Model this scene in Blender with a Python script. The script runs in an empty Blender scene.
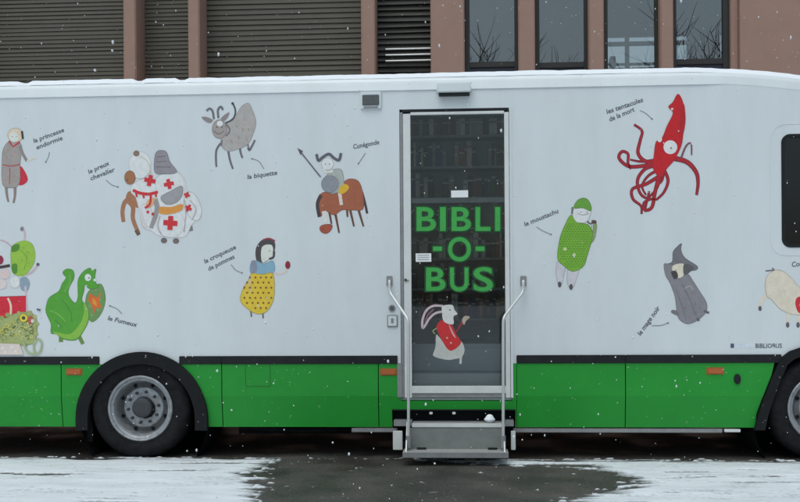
import bpy, bmesh, math, random
import numpy as np
from mathutils import Vector, Matrix
from mathutils.geometry import tessellate_polygon
R = math.radians
random.seed(7)
sc = bpy.context.scene
C = sc.collection

# ------------------------------------------------------------------ camera
F_PX, HOR, YAW, ROLL = 1000.0, 299.0, R(3.6), 0.0066
CAM = Vector((0.0, -10.0, 1.6))
fw = Vector((-math.sin(YAW), math.cos(YAW), 0))
r0 = Vector((math.cos(YAW), math.sin(YAW), 0))
u0 = Vector((0, 0, 1))
rt = r0 * math.cos(ROLL) - u0 * math.sin(ROLL)
up = u0 * math.cos(ROLL) + r0 * math.sin(ROLL)
cam = bpy.data.objects.new('camera', bpy.data.cameras.new('camera'))
C.objects.link(cam)
cam.matrix_world = Matrix(((rt.x, up.x, -fw.x, CAM.x), (rt.y, up.y, -fw.y, CAM.y), (rt.z, up.z, -fw.z, CAM.z), (0, 0, 0, 1)))
cam.data.sensor_width = 36
cam.data.lens = 36 * F_PX / 800
cam.data.shift_y = (HOR - 251) / 800
cam.data.clip_end = 2000
sc.camera = cam

# ------------------------------------------------------------------ sky, sun, exposure
SUN_EL, SUN_AZ = R(66), R(200)
w = bpy.data.worlds.new('World'); sc.world = w; w.use_nodes = True
nt = w.node_tree
sky = nt.nodes.new('ShaderNodeTexSky'); sky.sky_type = 'NISHITA'; sky.sun_disc = False
sky.sun_elevation = SUN_EL; sky.sun_rotation = SUN_AZ; sky.dust_density = 4.0; sky.air_density = 1.0
hs = nt.nodes.new('ShaderNodeHueSaturation'); hs.inputs['Saturation'].default_value = 0.6
tn = nt.nodes.new('ShaderNodeMix'); tn.data_type = 'RGBA'; tn.blend_type = 'MULTIPLY'; tn.inputs['Factor'].default_value = 1; tn.inputs['B'].default_value = (0.86, 0.985, 0.995, 1)   # cool overcast cast
bg = nt.nodes['Background']
nt.links.new(sky.outputs[0], hs.inputs['Color']); nt.links.new(hs.outputs[0], tn.inputs['A']); nt.links.new(tn.outputs['Result'], bg.inputs['Color'])
bg.inputs['Strength'].default_value = 0.145
sl = bpy.data.lights.new('sun', 'SUN'); sl.energy = 0.7; sl.angle = R(60); sl.color = (1, 0.985, 0.96)
sun = bpy.data.objects.new('sun', sl); C.objects.link(sun)
sun.rotation_euler = (R(90) - SUN_EL, 0, math.pi - SUN_AZ)
sc.view_settings.view_transform = 'Standard'; sc.view_settings.look = 'None'
sc.view_settings.gamma = 1; sc.view_settings.use_curve_mapping = False
sc.view_settings.exposure = -0.12
sc.render.engine = 'CYCLES'

# ------------------------------------------------------------------ measuring helper: photo pixel -> point on a plane of the place
def at(px, py, Y=0.0):
    d = fw * F_PX + rt * (px - 400) + up * (HOR - py)
    t = (Y - CAM.y) / d.y
    return CAM + d * t
def onground(px, py, z=0.0):
    d = fw * F_PX + rt * (px - 400) + up * (HOR - py)
    return CAM + d * ((z - CAM.z) / d.z)
def wx(px, py=250, Y=0.0): return at(px, py, Y).x
def wz(py, px=400, Y=0.0): return at(px, py, Y).z

# ------------------------------------------------------------------ materials
def lin(c):
    c /= 255.0
    return c / 12.92 if c <= 0.04045 else ((c + 0.055) / 1.055) ** 2.4
def paint(r, g, b):
    """base colour of a surface that reads r,g,b next to bus paint of albedo 0.78 reading 166,182,190"""
    return tuple(min(0.85, max(0.004, lin(v) / lin(k) * q)) for v, k, q in zip((r, g, b), (170, 184, 192), (0.71, 0.765, 0.80)))
MATS = {}
def mat(name, col, rough=0.6, metal=0.0, noise=0.0, nscale=6.0, bump=0.0, bscale=40.0, ior=1.45, stretch=(1, 1, 1), dark=0.6, coat=0.0, speck=0.0):
    if name in MATS: return MATS[name]
    m = bpy.data.materials.new(name); m.use_nodes = True
    n = m.node_tree.nodes; l = m.node_tree.links
    p = n['Principled BSDF']
    p.inputs['Base Color'].default_value = (*col, 1); p.inputs['Roughness'].default_value = rough
    p.inputs['Metallic'].default_value = metal; p.inputs['IOR'].default_value = ior
    p.inputs['Coat Weight'].default_value = coat; p.inputs['Coat Roughness'].default_value = 0.15
    tc = n.new('ShaderNodeTexCoord'); mp = n.new('ShaderNodeMapping'); mp.inputs['Scale'].default_value = stretch
    l.new(tc.outputs['Object'], mp.inputs['Vector'])
    if noise > 0:
        t = n.new('ShaderNodeTexNoise'); t.inputs['Scale'].default_value = nscale; t.inputs['Detail'].default_value = 7; t.inputs['Roughness'].default_value = 0.65
        l.new(mp.outputs[0], t.inputs['Vector'])
        cr = n.new('ShaderNodeMapRange'); cr.inputs['From Min'].default_value = 0.35; cr.inputs['From Max'].default_value = 0.7
        cr.inputs['To Min'].default_value = 0; cr.inputs['To Max'].default_value = noise
        l.new(t.outputs['Fac'], cr.inputs['Value'])
        mx = n.new('ShaderNodeMix'); mx.data_type = 'RGBA'
        mx.inputs['A'].default_value = (*col, 1); mx.inputs['B'].default_value = (*[c * dark for c in col], 1)
        l.new(cr.outputs[0], mx.inputs['Factor']); l.new(mx.outputs['Result'], p.inputs['Base Color'])
    if bump > 0:
        t = n.new('ShaderNodeTexNoise'); t.inputs['Scale'].default_value = bscale; t.inputs['Detail'].default_value = 4
        l.new(mp.outputs[0], t.inputs['Vector'])
        b = n.new('ShaderNodeBump'); b.inputs['Strength'].default_value = bump; b.inputs['Distance'].default_value = 0.01
        l.new(t.outputs['Fac'], b.inputs['Height']); l.new(b.outputs[0], p.inputs['Normal'])
    if speck > 0:                          # small settled flakes and salt spots
        t = n.new('ShaderNodeTexNoise'); t.inputs['Scale'].default_value = 34; t.inputs['Detail'].default_value = 2; l.new(tc.outputs['Object'], t.inputs['Vector'])
        mr = n.new('ShaderNodeMapRange'); mr.inputs['From Min'].default_value = 0.765 - speck * .05; mr.inputs['From Max'].default_value = 0.80; mr.inputs['To Max'].default_value = 0.7; l.new(t.outputs['Fac'], mr.inputs['Value'])
        mx2 = n.new('ShaderNodeMix'); mx2.data_type = 'RGBA'; mx2.inputs['B'].default_value = (.7, .73, .75, 1)
        bc = p.inputs['Base Color']
        if bc.links: l.new(bc.links[0].from_socket, mx2.inputs['A'])
        else: mx2.inputs['A'].default_value = (*col, 1)
        l.new(mr.outputs[0], mx2.inputs['Factor']); l.new(mx2.outputs['Result'], bc)
    MATS[name] = m
    return m
def glass(name, tint=(0.85, 0.88, 0.88), ior=1.5):
    m = bpy.data.materials.new(name); m.use_nodes = True
    n = m.node_tree.nodes; l = m.node_tree.links; n.clear()
    o = n.new('ShaderNodeOutputMaterial'); mx = n.new('ShaderNodeMixShader'); tr = n.new('ShaderNodeBsdfTransparent'); gl = n.new('ShaderNodeBsdfGlossy'); fr = n.new('ShaderNodeFresnel')
    fr.inputs['IOR'].default_value = ior; tr.inputs['Color'].default_value = (*tint, 1); gl.inputs['Roughness'].default_value = 0.01
    l.new(fr.outputs[0], mx.inputs[0]); l.new(tr.outputs[0], mx.inputs[1]); l.new(gl.outputs[0], mx.inputs[2]); l.new(mx.outputs[0], o.inputs[0])
    return m
M_WHITE = mat('bus_white_paint', (0.73, 0.765, 0.785), 0.35, noise=0.8, nscale=1.6, dark=0.90, stretch=(1.8, 1, .45), bump=0.03, bscale=1.2, coat=0.3)
M_GREEN = mat('bus_green_paint', paint(20, 122, 38), 0.5, speck=.9, noise=0.7, nscale=2.2, dark=0.84, bump=0.03, bscale=2)
M_BLACK = mat('black_trim', (0.014, 0.015, 0.017), 0.55, ior=1.3, speck=.8, noise=0.5, nscale=9, dark=1.8)
M_RUB = mat('tyre_rubber', (0.012, 0.012, 0.013), 0.85, ior=1.2, noise=0.8, nscale=14, dark=2.2, bump=0.3, bscale=60)
M_UNDER = mat('chassis_black', (0.010, 0.0105, 0.012), 0.9, ior=1.2, noise=0.6, nscale=8, dark=2)
M_RIM = mat('rim_grey', (0.40, 0.41, 0.43), 0.42, metal=0.3, noise=0.9, nscale=18, dark=0.5)
M_RIMD = mat('rim_dark_grey', (0.16, 0.165, 0.175), 0.6, metal=0.2, noise=0.9, nscale=18, dark=0.5)  # darker mottled grey for the dish recess and nut bases
M_HUB = mat('hub_dark', (0.04, 0.042, 0.047), 0.6, noise=0.6, nscale=20, dark=1.8)
M_ALU = mat('aluminium_frame', paint(172, 181, 184), 0.4, metal=0.0, noise=0.5, nscale=6, dark=0.8)
M_ALUD = mat('dull_aluminium', paint(116, 122, 126), 0.45, metal=0.2, noise=0.8, nscale=10, dark=0.7)
M_RAIL = mat('handrail_steel', (0.62, 0.62, 0.62), 0.35, metal=0.35)
M_TREAD = mat('step_tread', paint(106, 110, 112), 0.7, noise=0.9, nscale=60, dark=1.6, bump=0.5, bscale=120)
M_RISER = mat('step_riser', paint(88, 95, 95), 0.55, noise=0.7, nscale=12, dark=0.7)
M_ORANGE = mat('orange_marker', paint(140, 78, 40), 0.3)
M_INT = mat('interior_grey', (0.7, 0.72, 0.72), 0.6, noise=0.4, nscale=4)
M_INTD = mat('interior_shelf', (0.38, 0.38, 0.38), 0.5)
M_FLOOR = mat('interior_floor', paint(172, 186, 194), 0.6)
M_PAPER = mat('paper', paint(185, 195, 198), 0.7)
M_GLASS = glass('door_glass'); M_CABG = glass('cab_glass', (0.35, 0.37, 0.38), 1.6)
M_LENS = mat('lamp_lens', (0.12, 0.13, 0.13), 0.2, noise=0.8, nscale=60, dark=0.5)
M_STONE = mat('pillar_stone', (0.365, 0.225, 0.178), 0.85, noise=0.55, nscale=3.2, dark=0.86, bump=0.35, bscale=45)
M_STONE2 = mat('wall_stone', (0.365, 0.225, 0.178), 0.85, noise=0.6, nscale=1.6, dark=0.84, bump=0.4, bscale=55)
M_SLAT = mat('blind_olive', (0.094, 0.082, 0.062), 0.6, noise=0.6, nscale=3, dark=0.8)
M_SLATD = mat('blind_dark', (0.055, 0.052, 0.045), 0.6, noise=0.5, nscale=3, dark=0.7)
M_WFRAME = mat('window_frame_dark', (0.03, 0.027, 0.026), 0.5)
M_PANEL = mat('spandrel_navy', (0.035, 0.036, 0.055), 0.4)
M_PANE = glass('window_pane', (.80, .82, .80), 2.45)
M_SNOW = mat('snow', (0.77, 0.80, 0.84), 0.7, noise=0.85, nscale=2.6, dark=0.78, bump=0.6, bscale=30, stretch=(0.6, 1.6, 1))
# where the layer is thin it is grey slush, where it is thick it is white
_n = M_SNOW.node_tree.nodes; _l = M_SNOW.node_tree.links
_g = _n.new('ShaderNodeNewGeometry'); _s = _n.new('ShaderNodeSeparateXYZ'); _l.new(_g.outputs['Position'], _s.inputs[0])
_t = _n.new('ShaderNodeTexNoise'); _t.inputs['Scale'].default_value = 26; _t.inputs['Detail'].default_value = 6; _tc = _n.new('ShaderNodeTexCoord'); _l.new(_tc.outputs['Object'], _t.inputs['Vector'])
_a = _n.new('ShaderNodeMath'); _a.operation = 'MULTIPLY_ADD'; _a.inputs[1].default_value = 0.016; _a.inputs[2].default_value = -0.008; _l.new(_t.outputs['Fac'], _a.inputs[0])
_b = _n.new('ShaderNodeMath'); _b.operation = 'ADD'; _l.new(_a.outputs[0], _b.inputs[0]); _l.new(_s.outputs['Z'], _b.inputs[1])
_m = _n.new('ShaderNodeMapRange'); _m.inputs['From Min'].default_value = 0.0005; _m.inputs['From Max'].default_value = 0.0120; _l.new(_b.outputs[0], _m.inputs['Value'])
_x = _n.new('ShaderNodeMix'); _x.data_type = 'RGBA'; _x.inputs['A'].default_value = (.13, .135, .135, 1)
_src = _n['Principled BSDF'].inputs['Base Color'].links[0].from_socket; _l.new(_src, _x.inputs['B']); _l.new(_m.outputs[0], _x.inputs['Factor']); _l.new(_x.outputs['Result'], _n['Principled BSDF'].inputs['Base Color'])
M_FLAKE = mat('snowflake', (0.7, 0.72, 0.74), 0.9)
M_ROOFSNOW = mat('roof_snow', (0.85, 0.87, 0.91), 0.8, bump=0.4, bscale=20)

# ------------------------------------------------------------------ building blocks
class MB:
    def __init__(s): s.v = []; s.f = []; s.m = []; s.mats = []; s.smooth = []
    def mi(s, m):
        if m not in s.mats: s.mats.append(m)
        return s.mats.index(m)
    def add(s, vs, fs, m, smooth=False):
        b = len(s.v); k = s.mi(m)
        s.v += [tuple(q) for q in vs]
        for f in fs: s.f.append([b + i for i in f]); s.m.append(k); s.smooth.append(smooth)
        return s
    def box(s, x0, x1, y0, y1, z0, z1, m):
        v = [(x, y, z) for x in (x0, x1) for y in (y0, y1) for z in (z0, z1)]
        return s.add(v, [(0, 1, 3, 2), (4, 6, 7, 5), (0, 4, 5, 1), (2, 3, 7, 6), (0, 2, 6, 4), (1, 5, 7, 3)], m)
    def bx(s, x0, x1, y0, y1, z0, z1, m, b=0.006):
        """box with bevelled edges"""
        bm = bmesh.new(); bmesh.ops.create_cube(bm, size=1)
        for q in bm.verts: q.co = Vector(((x0 + x1) / 2 + q.co.x * (x1 - x0), (y0 + y1) / 2 + q.co.y * (y1 - y0), (z0 + z1) / 2 + q.co.z * (z1 - z0)))
        bmesh.ops.bevel(bm, geom=bm.edges[:], offset=min(b, abs(x1 - x0) * .3, abs(y1 - y0) * .3, abs(z1 - z0) * .3), segments=2, affect='EDGES')
        bm.verts.ensure_lookup_table()
        s.add([q.co[:] for q in bm.verts], [[q.index for q in f.verts] for f in bm.faces], m); bm.free(); return s
    def tube(s, pts, rad, m, n=10, cap=True):
        pts = [Vector(p) for p in pts]; rings = []
        rr = rad if isinstance(rad, (list, tuple)) else [rad] * len(pts)
        ref = None
        for i, p in enumerate(pts):
            d = (pts[min(i + 1, len(pts) - 1)] - pts[max(i - 1, 0)]).normalized()
            a = ref if ref else (Vector((0, 0, 1)) if abs(d.z) < .9 else Vector((1, 0, 0)))
            a = (a - d * a.dot(d)).normalized(); ref = a; b = d.cross(a)
            rings.append([p + (a * math.cos(t) + b * math.sin(t)) * rr[i] for t in [2 * math.pi * k / n for k in range(n)]])
        vs = [q for r_ in rings for q in r_]; fs = []
        for i in range(len(pts) - 1):
            for k in range(n): fs.append((i * n + k, i * n + (k + 1) % n, (i + 1) * n + (k + 1) % n, (i + 1) * n + k))
        if cap: fs.append(tuple(range(n))[::-1]); fs.append(tuple((len(pts) - 1) * n + k for k in range(n)))
        return s.add(vs, fs, m, True)
    def lathe(s, prof, cx, cy, cz, m, n=64, sgn=1):
        """profile (radius, y offset) spun about an axis along Y"""
        vs = [(cx + r_ * math.cos(2 * math.pi * k / n), cy + y * sgn, cz + r_ * math.sin(2 * math.pi * k / n)) for r_, y in prof for k in range(n)]
        fs = [(i * n + k, i * n + (k + 1) % n, (i + 1) * n + (k + 1) % n, (i + 1) * n + k) for i in range(len(prof) - 1) for k in range(n)]
        return s.add(vs, fs, m, True)
    def prism(s, loops, y0, y1, m):
        """XZ polygon (first loop outer, others holes) extruded from y0 to y1"""
        L = [[Vector((x, z, 0)) for x, z in lp] for lp in loops]
        tri = tessellate_polygon(L); flat = [q for lp in L for q in lp]; n = len(flat)
        vs = [(q.x, y0, q.y) for q in flat] + [(q.x, y1, q.y) for q in flat]
        fs = [tuple(t) for t in tri] + [tuple(i + n for i in t[::-1]) for t in tri]
        o = 0
        for lp in L:
            k = len(lp)
            for i in range(k): a, b = o + i, o + (i + 1) % k; fs.append((a, b, b + n, a + n))
            o += k
        return s.add(vs, fs, m)
    def build(s, name, parent=None, origin=None, autosmooth=True):
        off = Vector(origin) if origin is not None else (Vector(parent['_o']) if parent is not None else Vector((0, 0, 0)))
        me = bpy.data.meshes.new(name)
        me.from_pydata([tuple(Vector(q) - off) for q in s.v], [], s.f)
        for m in s.mats: me.materials.append(m)
        me.polygons.foreach_set('material_index', s.m)
        me.polygons.foreach_set('use_smooth', s.smooth)
        bm = bmesh.new(); bm.from_mesh(me); bmesh.ops.recalc_face_normals(bm, faces=bm.faces); bm.to_mesh(me); bm.free()
        me.update()
        if autosmooth and any(s.smooth): me.set_sharp_from_angle(angle=R(38))
        o = bpy.data.objects.new(name, me); C.objects.link(o)
        if parent is not None:
            o.parent = parent; o['_o'] = tuple(off)
            o.location = off - Vector(parent['_o'])
        else: o.location = off; o['_o'] = tuple(off)
        return o
def tag(o, label=None, cat=None, group=None, kind=None):
    if label: o['label'] = label
    if cat: o['category'] = cat
    if group: o['group'] = group
    if kind: o['kind'] = kind
    return o
def thing(name, loc, label, cat, group=None):
    o = bpy.data.objects.new(name, None); C.objects.link(o); o.location = loc; o['_o'] = tuple(loc)
    o.empty_display_size = 0.2
    return tag(o, label, cat, group)

# ------------------------------------------------------------------ noise for the ground
rng = np.random.RandomState(3)
GRID = rng.rand(256, 256)
def vnoise(x, y):
    xi = np.floor(x).astype(int); yi = np.floor(y).astype(int); fx = x - xi; fy = y - yi
    fx = fx * fx * (3 - 2 * fx); fy = fy * fy * (3 - 2 * fy)
    g = lambda a, b: GRID[a % 256, b % 256]
    return (g(xi, yi) * (1 - fx) + g(xi + 1, yi) * fx) * (1 - fy) + (g(xi, yi + 1) * (1 - fx) + g(xi + 1, yi + 1) * fx) * fy
def fbm(x, y, o=5):
    s = 0; a = 0.5
    for k in range(o): s = s + a * vnoise(x * 2 ** k + 17.3 * k, y * 2 ** k + 5.1 * k); a *= 0.5
    return s

# ================================================================== THE SETTING
# wet asphalt
ma = bpy.data.materials.new('wet_asphalt'); ma.use_nodes = True
n = ma.node_tree.nodes; l = ma.node_tree.links; p = n['Principled BSDF']
tc = n.new('ShaderNodeTexCoord'); t1 = n.new('ShaderNodeTexNoise'); t1.inputs['Scale'].default_value = 1.4; t1.inputs['Detail'].default_value = 8
t2 = n.new('ShaderNodeTexNoise'); t2.inputs['Scale'].default_value = 90; t2.inputs['Detail'].default_value = 3
t3 = n.new('ShaderNodeTexNoise'); t3.inputs['Scale'].default_value = 38; t3.inputs['Detail'].default_value = 6; t3.inputs['Roughness'].default_value = 0.8
for t in (t1, t2, t3): l.new(tc.outputs['Object'], t.inputs['Vector'])
cr = n.new('ShaderNodeValToRGB'); cr.color_ramp.elements[0].color = (0.026, 0.023, 0.019, 1); cr.color_ramp.elements[1].color = (0.085, 0.077, 0.066, 1)
cr.color_ramp.elements[0].position = 0.35; cr.color_ramp.elements[1].position = 0.7
l.new(t1.outputs['Fac'], cr.inputs[0])
gr = n.new('ShaderNodeMapRange'); gr.inputs['From Min'].default_value = 0.56; gr.inputs['From Max'].default_value = 0.68; gr.inputs['To Max'].default_value = 0.75
l.new(t3.outputs['Fac'], gr.inputs['Value'])
mx = n.new('ShaderNodeMix'); mx.data_type = 'RGBA'; mx.inputs['B'].default_value = (0.32, 0.34, 0.35, 1)
l.new(gr.outputs[0], mx.inputs['Factor']); l.new(cr.outputs[0], mx.inputs['A']); l.new(mx.outputs['Result'], p.inputs['Base Color'])
rr = n.new('ShaderNodeMapRange'); rr.inputs['From Min'].default_value = 0.4; rr.inputs['From Max'].default_value = 0.6; rr.inputs['To Min'].default_value = 0.35; rr.inputs['To Max'].default_value = 0.75
l.new(t1.outputs['Fac'], rr.inputs['Value']); l.new(rr.outputs[0], p.inputs['Roughness'])
b = n.new('ShaderNodeBump'); b.inputs['Strength'].default_value = 0.9; b.inputs['Distance'].default_value = 0.015
l.new(t2.outputs['Fac'], b.inputs['Height']); l.new(b.outputs[0], p.inputs['Normal'])
g = MB(); g.add([(-400, -400, 0), (400, -400, 0), (400, 400, 0), (-400, 400, 0)], [(0, 1, 2, 3)], ma)
tag(g.build('road'), kind='structure')

# thin snow lying on the asphalt: a real layer with a ragged edge
def bare(px_, py_):
    """signed field, > 0 where the asphalt is bare (ground metres)"""
    return None
gc = lambda px, py: onground(px, py)
def seg_field(X, Y, poly):
    """signed distance to a polygon, positive inside"""
    d = np.full(X.shape, 1e9); ins = np.zeros(X.shape, bool); k = len(poly)
    for i in range(k):
        x1, y1 = poly[i]; x2, y2 = poly[(i + 1) % k]
        ex, ey = x2 - x1, y2 - y1; wx_, wy_ = X - x1, Y - y1
        t = np.clip((wx_ * ex + wy_ * ey) / (ex * ex + ey * ey + 1e-12), 0, 1)
        d = np.minimum(d, np.hypot(wx_ - t * ex, wy_ - t * ey))
        c = ((y1 > Y) != (y2 > Y)) & (X < (x2 - x1) * (Y - y1) / ((y2 - y1) + 1e-12) + x1); ins ^= c
    return np.where(ins, d, -d)
P1 = [tuple(gc(a, b_).xy) for a, b_ in [(276, 456), (400, 456), (425, 460.5), (470, 463.5), (520, 466.5), (560, 466.5), (596, 469), (622, 476), (640, 485), (600, 494), (575, 503), (540, 540), (430, 620), (250, 560), (262, 505), (250, 492), (262, 478), (240, 474), (262, 470)]]
P0 = [(-30, -0.07), (-2.2, -0.08), (-1.0, -0.09), (0.9, -0.10), (2.0, -0.12), (9, -0.10), (9, 3.1), (-30, 3.1)]
def snow_mask(X, Y):
    f = np.maximum(seg_field(X, Y, P1), seg_field(X, Y, P0))
    nz = fbm(X * 1.6, Y * 5.0) - 0.48
    ed = fbm(X * 2.2 + 40, Y * 20 + 9) - 0.48
    near = np.exp(-np.clip(-f, 0, 9) / 0.5)
    s = -f + ed * 0.42 * near + nz * 0.25 * near
    streak = fbm(X * 1.1 + 90, Y * 8.0 + 30, 4)
    crumb = fbm(X * 13 + 3, Y * 22 + 70, 3) + .25 * np.exp(-np.clip(f, 0, 9) / .12) - .06
    s = np.where((crumb > .655) & (f > 0) & (Y < 0.0), np.maximum(s, (crumb - .65) * 1.4), s)
    s = np.where(streak < 0.285, np.minimum(s, (streak - 0.275) * 4), s)
    return s
xs = np.arange(-7, 6.0, 0.022); ys = np.concatenate([np.arange(-4.6, 0.35, 0.022)])
X, Y = np.meshgrid(xs, ys, indexing='ij')
S = snow_mask(X, Y)
H = np.clip(S * 0.09, -0.010, 0.014) + np.clip(S * 4, 0, 1) * (0.010 * (fbm(X * 3, Y * 9) - 0.5) + .007 * (fbm(X * .5 + 5, Y * 7 + 5, 3) - .45))
nx, ny = X.shape
keep = np.maximum.reduce([H[:-1, :-1], H[1:, :-1], H[1:, 1:], H[:-1, 1:]]) > -0.002
idx = np.arange(nx * ny).reshape(nx, ny)
I, J = np.nonzero(keep)
faces = np.stack([idx[I, J], idx[I + 1, J], idx[I + 1, J + 1], idx[I, J + 1]], 1)
used = np.unique(faces); remap = -np.ones(nx * ny, int); remap[used] = np.arange(len(used))
me = bpy.data.meshes.new('snow_layer')
me.from_pydata(np.stack([X.ravel(), Y.ravel(), H.ravel()], 1)[used].tolist(), [], remap[faces].tolist())
me.materials.append(M_SNOW); me.polygons.foreach_set('use_smooth', [True] * len(me.polygons)); me.update()
o = bpy.data.objects.new('snow_layer', me); C.objects.link(o); tag(o, kind='structure')
g = MB()
for (x0, x1, y0, y1) in ((-200, -7, -200, 0.05), (6.0, 200, -200, -0.1), (-7, 6.0, -200, -4.6), (-200, 200, 3.2, 8.9)):
    g.box(x0, x1, y0, y1, -0.01, 0.011, M_SNOW)
tag(g.build('snow_field'), kind='structure')

# ================================================================== THE BUS
bus = thing('library_bus', (0, 1.25, 0), 'long white and green library bus painted with storybook figures, parked on the snowy road', 'bus')
XB, XF = -6.6, wx(823) + 1.35           # rear and front ends
z_gut, z_top = wz(90.4), wz(75.5, 400, 0.10)
z_st, z_sb, z_bend, z_sk = wz(355.6), wz(363.6), wz(396), wz(427.6)
def pl(pts): return [(at(a, b_).x, at(a, b_).z) for a, b_ in pts]
DX0, DX1 = wx(402.5, 250), wx(510.5, 250)
DZ1, DZ0 = wz(108.6, 457), wz(398, 457)
# rear wheel arch (circle) and front wheel arch
RW = at(141.5, 412); RW_X = RW.x; TY_R = 0.485
AC = (at(142, 418.5).x, at(142, 418.5).z); AR = 0.68
FW_X = at(824, 412).x
arch_rear = [(AC[0] + AR * math.cos(t), AC[1] + AR * math.sin(t)) for t in np.linspace(math.pi, 0, 33)]
fr_half = [(-0.665, z_sk - 0.02), (-0.63, wz(414)), (-0.585, wz(400)), (-0.49, wz(376)), (-0.41, wz(358.5)), (-0.33, wz(352.5)), (-0.2, wz(348)), (0, wz(346.5))]
arch_front = [(FW_X + a, b_) for a, b_ in fr_half] + [(FW_X - a, b_) for a, b_ in fr_half[-2::-1]]
def rrect(x0, x1, z0, z1, r, n=6):
    out = []
    for cx, cz, a0 in ((x1 - r, z1 - r, 0), (x0 + r, z1 - r, 90), (x0 + r, z0 + r, 180), (x1 - r, z0 + r, 270)):
        for k in range(n + 1): a = R(a0 + 90 * k / n); out.append((cx + r * math.cos(a), cz + r * math.sin(a)))
    return out
WX0, WX1 = wx(783.5, 190), wx(783.5, 190) + 1.05
WZ1, WZ0 = wz(136, 790), wz(245.5, 790)
win_loop = rrect(WX0, WX1, WZ0, WZ1, 0.07)
door_loop = [(DX0, DZ0), (DX1, DZ0), (DX1, DZ1), (DX0, DZ1)]
XT = wx(715)                           # where the roof starts falling to the cab
def ztop(x):
    if x <= XT - .3: return z_top
    d = x - (XT - .3)
    return z_top - 0.062 * d ** 1.6 - 0.012 * d ** 3
def zgut(x):
    return min(z_gut, ztop(x) - 0.155)
SX = list(np.linspace(XB, XT - .5, 30)) + list(np.linspace(XT - .35, XF - .35, 26))
# side wall outline, down to the black strip, notched by the arches
def wall_outline(bot, notch=False):
    xa = [q for q in arch_rear if q[1] > bot + .002]; xf = [q for q in arch_front if q[1] > bot + .002]
    fnose = [(XF, bot), (XF - .02, 1.3), (XF - .16, 2.3), (XF - .35, zgut(XF - .35))]
    top = [(x, zgut(x)) for x in SX[::-1]]
    dx = math.sqrt(max(0, AR ** 2 - (bot - AC[1]) ** 2))
    return [(XB, bot), (AC[0] - dx, bot)] + xa + [(AC[0] + dx, bot)] + ([(DX0, bot), (DX0, DZ1), (DX1, DZ1), (DX1, bot)] if notch else []) + [(xf[0][0] - .01, bot)] + xf + [(xf[-1][0] + .01, bot)] + fnose + top[1:]
HX0 = max(x for x in SX if x < DX0 - .25); HX1 = min(x for x in SX if x > DX1 + .7)   # extent of the glazed roof opening added to light the shelves
body = MB()
body.prism([wall_outline(z_sb, True), win_loop], 0.0, 0.04, M_WHITE)
body.prism([wall_outline(z_st)], 2.46, 2.5, M_WHITE)
# roof band and roof, swept from rear to front
rings = []
for x in SX:
    zg, zt = zgut(x), ztop(x)
    t = min(1, max(0, (wx(728) - x) / 0.25)); lip = 0.002 + 0.010 * t
    pr = [(0.03, zg - 0.002), (-lip, zg), (-lip + .002, zg + .012), (0.012, zg + (zt - zg) * .45)]
    for k in range(1, 9):
        a = R(90 * k / 8); pr.append((0.012 + 0.16 * (1 - math.cos(a)), zg + (zt - zg) * .45 + (zt - zg) * .55 * math.sin(a)))
    pr.append((0.7, zt + .02)); pr.append((1.25, zt + .03))
    full = pr + [(2.5 - y, z) for y, z in pr[-2::-1]]
    rings.append([(x, y, z) for y, z in full])
k = len(rings[0])
body.add([q for r_ in rings for q in r_], [(i * k + j, i * k + j + 1, (i + 1) * k + j + 1, (i + 1) * k + j) for i in range(len(rings) - 1) for j in range(k - 1) if not (abs(rings[i][j][1] - .7) < .01 and rings[i][j + 1][1] > .7 and HX0 < SX[i] + .01 and SX[i + 1] < HX1 + .01)], M_WHITE, True)
body.add(rings[0] + [(XB, 2.5, z_st), (XB, 0, z_st)], [tuple(range(k + 2))], M_WHITE)
zf = rings[-1]
nose = [(XF - .35, z_gut - .02), (XF - .16, 2.3), (XF - .02, 1.3), (XF, 0.45)]
body.add(zf, [tuple(range(k))], M_WHITE)
body.add([(XF - .35, 0, zgut(XF - .35)), (XF - .35, 2.5, zgut(XF - .35)), (XF - .14, 2.5, 2.3), (XF - .14, 0, 2.3), (XF - .01, 2.5, 1.35), (XF - .01, 0, 1.35), (XF, 2.5, .35), (XF, 0, .35)],
         [(0, 1, 2, 3), (3, 2, 4, 5), (5, 4, 6, 7)], M_WHITE)
body.build('body', bus)
hc_ = MB().bx(HX0 - .04, HX1 + .04, .66, .70, z_top - .02, z_top + .075, M_WHITE, .005); hc_.bx(HX0 - .04, HX1 + .04, 1.25, 1.29, z_top - .02, z_top + .075, M_WHITE, .005)
hc_.bx(HX0 - .04, HX0, .701, 1.249, z_top - .02, z_top + .075, M_WHITE, .005); hc_.bx(HX1, HX1 + .04, .701, 1.249, z_top - .02, z_top + .075, M_WHITE, .005)
rh = hc_.build('added_light_hatch', bus); MB().box(HX0, HX1, .70, 1.25, z_top + .055, z_top + .06, M_CABG).build('pane', rh)  # unseen glazed hatch, added to let daylight onto the books
# windscreen
ws = MB(); ws.add([(XF - .325, .15, zgut(XF - .35) - .1), (XF - .325, 2.35, zgut(XF - .35) - .1), (XF + .01, 2.35, 1.4), (XF + .01, .15, 1.4), (XF - .12, 2.35, 2.32), (XF - .12, .15, 2.32)], [(0, 1, 4, 5), (5, 4, 2, 3)], M_BLACK)
ws.build('windscreen', bus)
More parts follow.
